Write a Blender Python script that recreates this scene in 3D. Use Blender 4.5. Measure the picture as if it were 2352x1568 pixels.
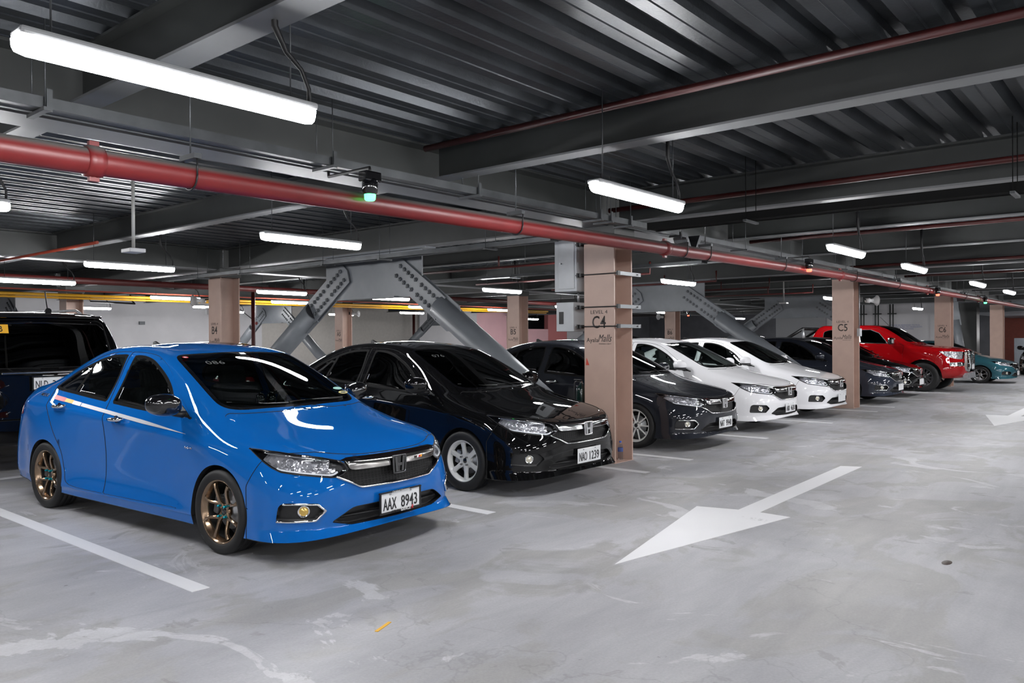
import bpy, bmesh, math, random
import numpy as np
from mathutils import Vector, Matrix

# ------------------------------------------------------------------ clear
for o in list(bpy.data.objects): bpy.data.objects.remove(o, do_unlink=True)
scene = bpy.context.scene
COL = scene.collection
PI = math.pi

# ------------------------------------------------------------------ camera
FPX, CXP, CYP, CAMH = 1824.0, 1176.0, 784.0, 1.46
def _ray(u, v): return np.array([u-CXP, v-CYP, FPX])
_ex = _ray(2708, 769); _ex /= np.linalg.norm(_ex)
_ey = _ray(-990, 790); _ey -= _ex*_ex.dot(_ey); _ey /= np.linalg.norm(_ey)
_ez = np.cross(_ex, _ey)
if _ez[1] > 0: _ez = -_ez
RW = np.array([_ex, _ey, _ez])
cam_d = bpy.data.cameras.new('camera'); cam = bpy.data.objects.new('camera', cam_d); COL.objects.link(cam)
rt, up, bk = RW@[1, 0, 0], -(RW@[0, 1, 0]), -(RW@[0, 0, 1])
cam.matrix_world = Matrix(((rt[0], up[0], bk[0], 0), (rt[1], up[1], bk[1], 0), (rt[2], up[2], bk[2], CAMH), (0, 0, 0, 1)))
cam_d.sensor_width = 36; cam_d.lens = FPX/2352*36; cam_d.clip_start = .05; cam_d.clip_end = 300
scene.camera = cam

# ------------------------------------------------------------------ world, exposure
w = bpy.data.worlds.new('world'); scene.world = w; w.use_nodes = True
w.node_tree.nodes['Background'].inputs[0].default_value = (.55, .6, .7, 1)
w.node_tree.nodes['Background'].inputs[1].default_value = 0.015
scene.view_settings.view_transform = 'Standard'; scene.view_settings.look = 'None'
scene.view_settings.gamma = 1; scene.view_settings.use_curve_mapping = False
scene.view_settings.exposure = 0.0
LAMP_W = 105.0         # strength of the batten lamps' diffusers

# ------------------------------------------------------------------ materials
MATS = {}
def srgb(r, g, b):
    f = lambda c: (c/255/12.92) if c/255 <= .04045 else ((c/255+.055)/1.055)**2.4
    return (f(r), f(g), f(b), 1)
def mat(name, col=(.5, .5, .5, 1), rough=.5, metal=0, coat=0, coatr=.03, spec=.5, noise=0, nscale=8, bump=0, bscale=60, emit=None, estr=0, rvar=0):
    if name in MATS: return MATS[name]
    m = bpy.data.materials.new(name); m.use_nodes = True; MATS[name] = m
    nt = m.node_tree; b = nt.nodes['Principled BSDF']
    b.inputs['Base Color'].default_value = col; b.inputs['Roughness'].default_value = rough
    b.inputs['Metallic'].default_value = metal; b.inputs['Coat Weight'].default_value = coat
    b.inputs['Coat Roughness'].default_value = coatr; b.inputs['Specular IOR Level'].default_value = spec
    if emit: b.inputs['Emission Color'].default_value = emit; b.inputs['Emission Strength'].default_value = estr
    if noise or bump or rvar:
        tc = nt.nodes.new('ShaderNodeTexCoord')
        n = nt.nodes.new('ShaderNodeTexNoise'); n.inputs['Scale'].default_value = nscale; n.inputs['Detail'].default_value = 5
        nt.links.new(tc.outputs['Object'], n.inputs['Vector'])
        if noise:
            r = nt.nodes.new('ShaderNodeValToRGB'); r.color_ramp.elements[0].position = .3; r.color_ramp.elements[1].position = .7
            r.color_ramp.elements[0].color = tuple(c*(1-noise) for c in col[:3])+(1,)
            r.color_ramp.elements[1].color = tuple(min(1, c*(1+noise)) for c in col[:3])+(1,)
            nt.links.new(n.outputs['Fac'], r.inputs[0]); nt.links.new(r.outputs[0], b.inputs['Base Color'])
        if rvar:
            mr = nt.nodes.new('ShaderNodeMapRange'); mr.inputs['To Min'].default_value = max(.02, rough-rvar); mr.inputs['To Max'].default_value = min(1, rough+rvar)
            nt.links.new(n.outputs['Fac'], mr.inputs[0]); nt.links.new(mr.outputs[0], b.inputs['Roughness'])
        if bump:
            n2 = nt.nodes.new('ShaderNodeTexNoise'); n2.inputs['Scale'].default_value = bscale
            nt.links.new(tc.outputs['Object'], n2.inputs['Vector'])
            bp = nt.nodes.new('ShaderNodeBump'); bp.inputs['Strength'].default_value = bump; bp.inputs['Distance'].default_value = .002
            nt.links.new(n2.outputs['Fac'], bp.inputs['Height']); nt.links.new(bp.outputs[0], b.inputs['Normal'])
    return m
def dusty(m, dust, lo=.25, hi=.8):
    """settled dust on the faces that look up"""
    nt = m.node_tree; b = nt.nodes['Principled BSDF']; g = nt.nodes.new('ShaderNodeNewGeometry'); sx = nt.nodes.new('ShaderNodeSeparateXYZ')
    mr = nt.nodes.new('ShaderNodeMapRange'); mr.inputs['From Min'].default_value = lo; mr.inputs['From Max'].default_value = hi
    mx = nt.nodes.new('ShaderNodeMix'); mx.data_type = 'RGBA'; mx.inputs[7].default_value = dust
    nt.links.new(g.outputs['Normal'], sx.inputs[0]); nt.links.new(sx.outputs['Z'], mr.inputs[0]); nt.links.new(mr.outputs[0], mx.inputs[0])
    lk = b.inputs['Base Color'].links
    if lk: nt.links.new(lk[0].from_socket, mx.inputs[6])
    else: mx.inputs[6].default_value = b.inputs['Base Color'].default_value
    nt.links.new(mx.outputs[2], b.inputs['Base Color']); b.inputs['Coat Weight'].default_value *= .3
    return m
def paint(name, col, metal=.0, rough=.55, flake=.06):
    return mat(name, col, rough, metal, coat=1, coatr=.015, spec=.0, noise=flake, nscale=900)
def glass(name, tint, refl=1.0):
    if name in MATS: return MATS[name]
    m = bpy.data.materials.new(name); m.use_nodes = True; MATS[name] = m
    nt = m.node_tree; nt.nodes.clear()
    out = nt.nodes.new('ShaderNodeOutputMaterial'); mx = nt.nodes.new('ShaderNodeMixShader')
    tr = nt.nodes.new('ShaderNodeBsdfTransparent'); tr.inputs[0].default_value = tint
    gl = nt.nodes.new('ShaderNodeBsdfGlossy'); gl.inputs['Roughness'].default_value = .012
    fr = nt.nodes.new('ShaderNodeFresnel'); fr.inputs[0].default_value = 1.5
    ge = nt.nodes.new('ShaderNodeNewGeometry')
    # the same reflectance seen from either side of the pane
    mi = nt.nodes.new('ShaderNodeMath'); mi.operation = 'MULTIPLY'; mi.inputs[1].default_value = refl
    io = nt.nodes.new('ShaderNodeMapRange'); io.inputs['To Min'].default_value = 1.5; io.inputs['To Max'].default_value = 1/1.5
    nt.links.new(ge.outputs['Backfacing'], io.inputs[0]); nt.links.new(io.outputs[0], fr.inputs[0])
    nt.links.new(fr.outputs[0], mi.inputs[0]); nt.links.new(mi.outputs[0], mx.inputs[0])
    nt.links.new(tr.outputs[0], mx.inputs[1]); nt.links.new(gl.outputs[0], mx.inputs[2]); nt.links.new(mx.outputs[0], out.inputs[0])
    return m
def honeycomb(name):
    m = mat(name, (.006, .006, .007, 1), .5, spec=.25)
    nt = m.node_tree
    if len(nt.nodes) > 2: return m
    b = nt.nodes['Principled BSDF']; tc = nt.nodes.new('ShaderNodeTexCoord'); mp = nt.nodes.new('ShaderNodeMapping')
    mp.inputs['Scale'].default_value = (34, 1, 60)
    v = nt.nodes.new('ShaderNodeTexVoronoi'); v.feature = 'DISTANCE_TO_EDGE'; v.inputs['Scale'].default_value = 1; v.inputs['Randomness'].default_value = .15
    r = nt.nodes.new('ShaderNodeValToRGB'); r.color_ramp.elements[0].position = .04; r.color_ramp.elements[1].position = .12
    r.color_ramp.elements[0].color = (.014, .014, .015, 1); r.color_ramp.elements[1].color = (.002, .002, .002, 1)
    bp = nt.nodes.new('ShaderNodeBump'); bp.invert = True; bp.inputs['Strength'].default_value = .6; bp.inputs['Distance'].default_value = .006
    nt.links.new(tc.outputs['Object'], mp.inputs[0]); nt.links.new(mp.outputs[0], v.inputs[0]); nt.links.new(v.outputs[0], r.inputs[0])
    nt.links.new(r.outputs[0], b.inputs['Base Color']); nt.links.new(v.outputs[0], bp.inputs['Height']); nt.links.new(bp.outputs[0], b.inputs['Normal'])
    return m
def facets(name):
    """faceted bright reflector behind a lamp lens"""
    m = mat(name, (.8, .8, .82, 1), .12, .55)
    nt = m.node_tree
    if len(nt.nodes) > 2: return m
    b = nt.nodes['Principled BSDF']; tc = nt.nodes.new('ShaderNodeTexCoord')
    v = nt.nodes.new('ShaderNodeTexVoronoi'); v.inputs['Scale'].default_value = 32
    r = nt.nodes.new('ShaderNodeValToRGB'); r.color_ramp.elements[0].color = (.14, .14, .15, 1); r.color_ramp.elements[1].color = (.72, .72, .75, 1)
    bp = nt.nodes.new('ShaderNodeBump'); bp.inputs['Strength'].default_value = 1; bp.inputs['Distance'].default_value = .006
    nt.links.new(tc.outputs['Object'], v.inputs['Vector']); nt.links.new(v.outputs['Distance'], bp.inputs['Height']); nt.links.new(bp.outputs[0], b.inputs['Normal'])
    nt.links.new(v.outputs['Color'], r.inputs[0]); nt.links.new(r.outputs[0], b.inputs['Base Color'])
    return m
black_pl = mat('black_plastic', (.010, .010, .011, 1), .45, noise=.2, nscale=60)
black_mt = mat('black_matte', (.008, .008, .008, 1), .9, spec=.1)
gloss_bk = mat('gloss_black', (.004, .004, .005, 1), .12, coat=1)
rubber = mat('rubber', (.006, .006, .0065, 1), .6, bump=.2, bscale=120, noise=.2)
chrome = mat('chrome', (.78, .78, .79, 1), .09, 1, rvar=.03, nscale=5)
dkchrome = mat('dark_chrome', (.32, .31, .30, 1), .16, 1, rvar=.04, nscale=5)
seam_m = mat('panel_gap', (.003, .003, .003, 1), .8)
trim_m = mat('interior_trim', (.035, .036, .038, 1), .75, noise=.2, bump=.2)
head_m = mat('headliner', (.45, .44, .42, 1), .9, noise=.1)
steel = mat('galvanised', (.42, .43, .45, 1), .42, .8, noise=.25, nscale=14)

# ------------------------------------------------------------------ objects
def tag(o, label=None, cat=None, group=None, kind=None):
    if label: o['label'] = label
    if cat: o['category'] = cat
    if group: o['group'] = group
    if kind: o['kind'] = kind
    return o
def empty(name, loc=(0, 0, 0), rz=0):
    o = bpy.data.objects.new(name, None); COL.objects.link(o); o.location = loc; o.rotation_euler = (0, 0, rz); o.empty_display_size = .2
    return o
def link(name, me, parent=None, loc=None, rot=None):
    o = bpy.data.objects.new(name, me); COL.objects.link(o)
    if parent: o.parent = parent
    if loc is not None: o.location = loc
    if rot is not None: o.rotation_euler = rot
    return o
def kids(o): return [c for c in bpy.data.objects if c.parent == o]
def copy_tree(o, parent=None, _top=True):
    c = o.copy(); COL.objects.link(c); c.parent = parent
    for ch in kids(o): copy_tree(ch, c, False)
    return c

class MB:
    """collects shapes into one mesh"""
    def __init__(s): s.v = []; s.f = []; s.m = []; s.sm = []; s.mats = []
    def mi(s, m):
        if m not in s.mats: s.mats.append(m)
        return s.mats.index(m)
    def add(s, vs, fs, m, smooth=False):
        b = len(s.v); k = s.mi(m)
        s.v += [tuple(map(float, p)) for p in vs]
        for f in fs: s.f.append([i+b for i in f]); s.m.append(k); s.sm.append(smooth)
        return s
    def box(s, c, d, m, rot=None, bev=0):
        x, y, z = d[0]/2, d[1]/2, d[2]/2
        if bev:
            bm = bmesh.new(); bmesh.ops.create_cube(bm, size=1)
            for q in bm.verts: q.co = Vector((q.co.x*d[0], q.co.y*d[1], q.co.z*d[2]))
            bmesh.ops.bevel(bm, geom=bm.edges[:], offset=bev, segments=2, profile=.5, affect='EDGES')
            vs = [q.co.copy() for q in bm.verts]; fs = [[q.index for q in f.verts] for f in bm.faces]; bm.free()
        else:
            vs = [Vector(p) for p in ((-x, -y, -z), (x, -y, -z), (x, y, -z), (-x, y, -z), (-x, -y, z), (x, -y, z), (x, y, z), (-x, y, z))]
            fs = [(0, 3, 2, 1), (4, 5, 6, 7), (0, 1, 5, 4), (1, 2, 6, 5), (2, 3, 7, 6), (3, 0, 4, 7)]
        if rot is not None: vs = [rot@p for p in vs]
        return s.add([p+Vector(c) for p in vs], fs, m)
    def box2(s, a, b, m, bev=0):
        return s.box([(a[i]+b[i])/2 for i in range(3)], [abs(b[i]-a[i]) for i in range(3)], m, bev=bev)
    def tube(s, pts, r, m, n=12, cap=True, rs=None):
        pts = [Vector(p) for p in pts]; vs = []; fs = []; pn = None
        for i, p in enumerate(pts):
            d = (pts[min(i+1, len(pts)-1)]-pts[max(i-1, 0)]).normalized()
            if pn is None:
                a = Vector((0, 0, 1)) if abs(d.z) < .9 else Vector((1, 0, 0)); pn = (a-d*a.dot(d)).normalized()
            else: pn = (pn-d*pn.dot(d)).normalized()
            q = d.cross(pn); rr = rs[i] if rs else r
            for k in range(n):
                t = 2*PI*k/n; vs.append(p+(pn*math.cos(t)+q*math.sin(t))*rr)
        for i in range(len(pts)-1):
            for k in range(n): fs.append((i*n+k, i*n+(k+1) % n, (i+1)*n+(k+1) % n, (i+1)*n+k))
        s.add(vs, fs, m, True)
        if cap:
            s.add(vs[:n], [tuple(range(n))[::-1]], m); s.add(vs[-n:], [tuple(range(n))], m)
        return s
    def prism(s, poly, h0, h1, m, fr=None, smooth=False):
        """2D polygon extruded from h0 to h1; fr maps (x,y,h)->3D"""
        fr = fr or (lambda x, y, h: (x, y, h)); n = len(poly)
        vs = [fr(x, y, h0) for x, y in poly]+[fr(x, y, h1) for x, y in poly]
        s.add(vs, [tuple(range(n))[::-1], tuple(range(n, 2*n))], m)
        return s.add(vs, [(i, (i+1) % n, n+(i+1) % n, n+i) for i in range(n)], m, smooth)
    def lathe(s, prof, m, n=48, fr=None, smooth=True, close=False):
        """profile (r,h) revolved about h"""
        fr = fr or (lambda x, y, h: (x, y, h)); vs = []; fs = []; k = len(prof)
        for i in range(n):
            a = 2*PI*i/n
            for r, h in prof: vs.append(fr(r*math.cos(a), r*math.sin(a), h))
        for i in range(n):
            j = (i+1) % n
            for q in range(k-1+(1 if close else 0)):
                q2 = (q+1) % k; fs.append((i*k+q, j*k+q, j*k+q2, i*k+q2))
        return s.add(vs, fs, m, smooth)
    def mesh(s, name):
        me = bpy.data.meshes.new(name); me.from_pydata(s.v, [], s.f)
        for m in s.mats: me.materials.append(m)
        me.polygons.foreach_set('material_index', s.m); me.polygons.foreach_set('use_smooth', s.sm); me.update()
        bm = bmesh.new(); bm.from_mesh(me); bmesh.ops.remove_doubles(bm, verts=bm.verts, dist=1e-6)
        bmesh.ops.recalc_face_normals(bm, faces=bm.faces); bm.to_mesh(me); bm.free()
        return me
    def build(s, name, parent=None, loc=None, rot=None): return link(name, s.mesh(name), parent, loc, rot)

def text_mesh(txt, h, m, depth=.002, sx=1.0, shear=0, bold=0, name='lettering', width=None):
    """letters lying in the XZ plane facing -Y, centred on the origin, cap height h"""
    cu = bpy.data.curves.new('t', 'FONT'); cu.body = txt; cu.size = 1; cu.extrude = 0; cu.align_x = 'CENTER'; cu.resolution_u = 3
    cu.offset = bold; cu.shear = shear; cu.space_character = 1.05
    o = bpy.data.objects.new('t', cu); COL.objects.link(o); bpy.context.view_layer.update()
    me = bpy.data.meshes.new_from_object(o.evaluated_get(bpy.context.evaluated_depsgraph_get()))
    bpy.data.objects.remove(o); bpy.data.curves.remove(cu)
    co = np.empty(len(me.vertices)*3); me.vertices.foreach_get('co', co); co = co.reshape(-1, 3)
    k = h/.69; out = np.zeros_like(co)
    out[:, 0] = (co[:, 0]-(co[:, 0].max()+co[:, 0].min())/2)*k*sx; out[:, 2] = (co[:, 1]-.345)*k; out[:, 1] = -depth
    if width: out[:, 0] *= width/(out[:, 0].max()-out[:, 0].min())
    me.vertices.foreach_set('co', out.ravel()); me.materials.clear(); me.materials.append(m)
    me.polygons.foreach_set('material_index', [0]*len(me.polygons)); me.name = name; me.update()
    bm = bmesh.new(); bm.from_mesh(me)
    for f in bm.faces:
        if f.normal.y > 0: f.normal_flip()
    r = bmesh.ops.extrude_face_region(bm, geom=bm.faces[:])
    for q in [e for e in r['geom'] if isinstance(e, bmesh.types.BMVert)]: q.co.y = -depth
    for q in bm.verts: q.co.y = -depth if q in r['geom'] else 0
    bmesh.ops.recalc_face_normals(bm, faces=bm.faces); bm.to_mesh(me); bm.free()
    return me
# ================================================================== car bodies
def subsurf(vs, fs, cr, lev):
    me = bpy.data.meshes.new('cage'); me.from_pydata([tuple(p) for p in vs], [], fs); me.update()
    if cr:
        at = me.attributes.new('crease_edge', 'FLOAT', 'EDGE')
        for e in me.edges:
            k = tuple(sorted(e.vertices))
            if k in cr: at.data[e.index].value = cr[k]
    o = bpy.data.objects.new('cage', me); COL.objects.link(o)
    md = o.modifiers.new('s', 'SUBSURF'); md.levels = lev; md.render_levels = lev; md.boundary_smooth = 'PRESERVE_CORNERS'
    bpy.context.view_layer.update()
    ev = o.evaluated_get(bpy.context.evaluated_depsgraph_get()); m2 = ev.to_mesh()
    co = np.empty(len(m2.vertices)*3); m2.vertices.foreach_get('co', co); co = co.reshape(-1, 3)
    ff = [tuple(p.vertices) for p in m2.polygons]
    ev.to_mesh_clear(); bpy.data.objects.remove(o); bpy.data.meshes.remove(me)
    return co, ff

def cage_half(T, WF, WS, WC, WR, crs):
    """T rows of (s,t,z) from border c5 to centre c0; WF front stations A0..A5 for k4..k0; WS side stations; WC rear corner; WR rear stations R4..R0"""
    vs = []; idx = {}
    def V(key, p):
        idx[key] = len(vs); vs.append((p[1], p[0], p[2])); return idx[key]    # local x=t, y=s, z
    nr = len(T); nc = len(T[0])
    for r in range(nr):
        for c in range(nc): V(('T', r, c), T[r][c])
    # ring of wall stations: top index (in T) and column of lower points
    ring = [(('T', 0, nc-1-a), WF[a]) for a in range(nc)]
    ring += [(('T', r, 0), WS[r-1]) for r in range(1, nr-1)]
    ring += [(('T', nr-1, 0), WC)]+[(('T', nr-1, c), WR[c-1]) for c in range(1, nc)]
    cols = []
    for i, (k, low) in enumerate(ring):
        cols.append([idx[k]]+[V(('W', i, j), p) for j, p in enumerate(low)])
    fs = []; cr = {}
    for r in range(nr-1):
        for c in range(nc-1): fs.append((idx[('T', r, c)], idx[('T', r, c+1)], idx[('T', r+1, c+1)], idx[('T', r+1, c)]))
    for i in range(len(cols)-1):
        for j in range(len(cols[0])-1): fs.append((cols[i][j], cols[i+1][j], cols[i+1][j+1], cols[i][j+1]))
    for kind, a, b, j, val in crs:
        if kind == 'W':
            for i in range(a, min(b, len(cols)-1)): cr[tuple(sorted((cols[i][j], cols[i+1][j])))] = val
        elif kind == 'R':
            for c in range(a, b): cr[tuple(sorted((idx[('T', j, c)], idx[('T', j, c+1)])))] = val
        else:
            for r in range(a, min(b, nr-1)): cr[tuple(sorted((idx[('T', r, j)], idx[('T', r+1, j)])))] = val
    return np.array(vs, float), fs, cr

def fit_body(vs, fs, cr, lev=3):
    """mirror, make the limit surface pass through the points, subdivide, return the x>=0 half"""
    n = len(vs); mp = {}; full = [tuple(p) for p in vs]
    for i in range(n):
        if abs(vs[i][0]) < 1e-6: mp[i] = i
        else: mp[i] = len(full); full.append((-vs[i][0], vs[i][1], vs[i][2]))
    full = np.array(full); ff = list(fs)+[tuple(mp[i] for i in f)[::-1] for f in fs]
    c2 = dict(cr)
    for (a, b), v in cr.items(): c2[tuple(sorted((mp[a], mp[b])))] = v
    P = full.copy()
    for it in range(4):
        L, _ = subsurf(P, ff, c2, 1); P += .85*(full-L[:len(full)])
    co, qs = subsurf(P, ff, c2, lev)
    qs = [q for q in qs if sum(co[i][0] for i in q) > 0]
    bm = bmesh.new(); used = {}
    for q in qs:
        for i in q:
            if i not in used:
                p = co[i]; used[i] = bm.verts.new((max(0, p[0]) if p[0] > 1e-4 else 0, p[1], p[2]))
    for q in qs: bm.faces.new([used[i] for i in q])
    bm.normal_update()
    # outward normals: the roof looks up
    f = max(bm.faces, key=lambda f: f.calc_center_median().z)
    if f.normal.z < 0: bmesh.ops.reverse_faces(bm, faces=bm.faces[:])
    return bm

def sdf(poly, x, y):
    """signed distance to a closed polygon, negative inside"""
    P = np.array(poly, float); d = np.full(x.shape, 1e9); ins = np.zeros(x.shape, bool); n = len(P)
    for i in range(n):
        a = P[i]; b = P[(i+1) % n]; e = b-a; wx = x-a[0]; wy = y-a[1]
        t = np.clip((wx*e[0]+wy*e[1])/max(1e-12, e.dot(e)), 0, 1)
        d = np.minimum(d, np.hypot(wx-e[0]*t, wy-e[1]*t))
        c = ((a[1] <= y) & (b[1] > y)) | ((b[1] <= y) & (a[1] > y))
        with np.errstate(divide='ignore', invalid='ignore'):
            xi = a[0]+(y-a[1])/(b[1]-a[1] if b[1] != a[1] else 1e-9)*e[0]
        ins ^= c & (x < xi)
    return np.where(ins, -d, d)
def smooth_poly(pts, n=6, closed=True, keep=()):
    """Catmull-Rom through the points; indices in keep stay sharp"""
    out = []; N = len(pts); P = [np.array(p, float) for p in pts]
    for i in range(N if closed else N-1):
        p1, p2 = P[i], P[(i+1) % N]
        p0 = P[(i-1) % N] if (closed or i > 0) else p1; p3 = P[(i+2) % N] if (closed or i+2 < N) else p2
        if i in keep: p0 = p1
        if (i+1) % N in keep: p3 = p2
        for k in range(n):
            t = k/n; out.append(.5*((2*p1)+(-p0+p2)*t+(2*p0-5*p1+4*p2-p3)*t*t+(-p0+3*p1-3*p2+p3)*t**3))
    if not closed: out.append(P[-1])
    return [tuple(p) for p in out]

# projections of body points (x=t lateral, y=s rearward, z)
def pj_side(P): return P[:, 1], P[:, 2], P[:, 0] > .40
def pj_top(P): return P[:, 1], P[:, 0], P[:, 2] > .60
def pj_front(P):
    a = np.arctan2(-(P[:, 1]+.15), P[:, 0]-.25); return a, P[:, 2], (P[:, 1] < 0.02)
def fa(s, t): return math.atan2(-(s+.15), t-.25)
def pj_rear(P): return P[:, 0], P[:, 2], P[:, 1] > 2.6
def fpoly(pts): return [(fa(s, t), z) for s, t, z in pts]

def cut(bm, F, lay, label, only=(0,)):
    """split the faces along F=0 and label what lies inside"""
    bm.verts.ensure_lookup_table(); bm.verts.index_update()
    co = np.array([v.co[:] for v in bm.verts]); val, ok = F(co)
    vals = dict(zip(bm.verts, val)); oks = dict(zip(bm.verts, ok)); eps = 2e-4
    for v in bm.verts:
        if abs(vals[v]) < eps: vals[v] = 0.0
    es = [e for e in bm.edges if oks[e.verts[0]] and oks[e.verts[1]] and vals[e.verts[0]]*vals[e.verts[1]] < 0
          and abs(vals[e.verts[0]]) < .6 and abs(vals[e.verts[1]]) < .6]
    for e in es:
        a, b = e.verts; pa, pb = a.co.copy(), b.co.copy(); fa_, lo, hi = vals[a], 0.0, 1.0
        for _ in range(9):
            m = (lo+hi)/2; f, _o = F(np.array([pa.lerp(pb, m)[:]]))
            if f[0]*fa_ > 0: lo = m
            else: hi = m
        m = min(.98, max(.02, (lo+hi)/2))
        ne, nv = bmesh.utils.edge_split(e, a, m); vals[nv] = 0.0; oks[nv] = True
    for f in list(bm.faces):
        z = [l.vert for l in f.loops if vals.get(l.vert, 1) == 0.0 and oks.get(l.vert)]
        if len(z) < 2: continue
        vs = [l.vert for l in f.loops]; sg = [vals[v] for v in vs if oks[v]]
        if min(sg) >= 0 or max(sg) <= 0: continue
        n = len(vs); zi = [i for i, v in enumerate(vs) if v in z]
        for i in range(len(zi)):
            a, b = vs[zi[i]], vs[zi[(i+1) % len(zi)]]
            gap = (zi[(i+1) % len(zi)]-zi[i]) % n
            if gap < 2 or n-gap < 2: continue
            mid = vs[(zi[i]+1) % n]; oth = vs[(zi[(i+1) % len(zi)]+1) % n]
            if vals[mid]*vals[oth] < 0 or len(zi) == 2:
                try: bmesh.utils.face_split(f, a, b)
                except Exception: pass
                break
    bm.faces.ensure_lookup_table()
    c = np.array([f.calc_center_median()[:] for f in bm.faces]); val, ok = F(c)
    bm.verts.index_update(); cv, _ = F(np.array([v.co[:] for v in bm.verts]))
    for f, v, o in zip(bm.faces, val, ok):
        if o and v < 0 and f[lay] in only and max(cv[w.index] for w in f.verts) < .007: f[lay] = label

def pull(bm, lay, label):
    """copy the faces with this label into a new bmesh"""
    nb = bmesh.new(); mp = {}
    for f in bm.faces:
        if f[lay] != label: continue
        for v in f.verts:
            if v not in mp: mp[v] = nb.verts.new(v.co)
        g = nb.faces.new([mp[v] for v in f.verts]); g.smooth = True
    nb.normal_update()
    return nb
def rim(nb, width, depth, mi=1, iters=1, flat=True):
    """an inset border of another material (panel gap, rubber, frit)"""
    cent = [f for f in nb.faces]
    r = bmesh.ops.inset_region(nb, faces=cent, thickness=width, depth=depth, use_boundary=True, use_even_offset=False)
    ring = set(r['faces'])
    for f in ring: f.material_index = mi; f.smooth = not flat
    for f in ring:
        for e in f.edges:
            if any(g not in ring for g in e.link_faces): e.smooth = False
def on_mid(nb):
    return [e for e in nb.edges if e.is_boundary and abs(e.verts[0].co.x) < 1e-4 and abs(e.verts[1].co.x) < 1e-4]
def mirrored(nb, both=True):
    g = nb.faces[:]+nb.edges[:]+nb.verts[:]
    r = bmesh.ops.duplicate(nb, geom=g)
    nv = [x for x in r['geom'] if isinstance(x, bmesh.types.BMVert)]; nf = [x for x in r['geom'] if isinstance(x, bmesh.types.BMFace)]
    for v in nv: v.co.x = -v.co.x
    bmesh.ops.reverse_faces(nb, faces=nf)
    if not both: bmesh.ops.delete(nb, geom=[v for v in g if isinstance(v, bmesh.types.BMVert)], context='VERTS')
    else: bmesh.ops.remove_doubles(nb, verts=[v for v in nb.verts if abs(v.co.x) < 1e-4], dist=2e-4)
def recess(nb, off, wall_mi=1):
    """push the region in by off and wall the sides"""
    old = nb.faces[:]
    r = bmesh.ops.extrude_face_region(nb, geom=old)
    nv = [x for x in r['geom'] if isinstance(x, bmesh.types.BMVert)]
    nf = [x for x in r['geom'] if isinstance(x, bmesh.types.BMFace)]
    for v in nv: v.co += Vector(off)
    bmesh.ops.delete(nb, geom=[f for f in old if f.is_valid], context='FACES_ONLY')
    for f in nb.faces:
        if f not in nf: f.material_index = wall_mi; f.smooth = False
def to_mesh(nb, name, mats, free=True):
    me = bpy.data.meshes.new(name); nb.to_mesh(me)
    for m in mats: me.materials.append(m)
    if free: nb.free()
    return me
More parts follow.
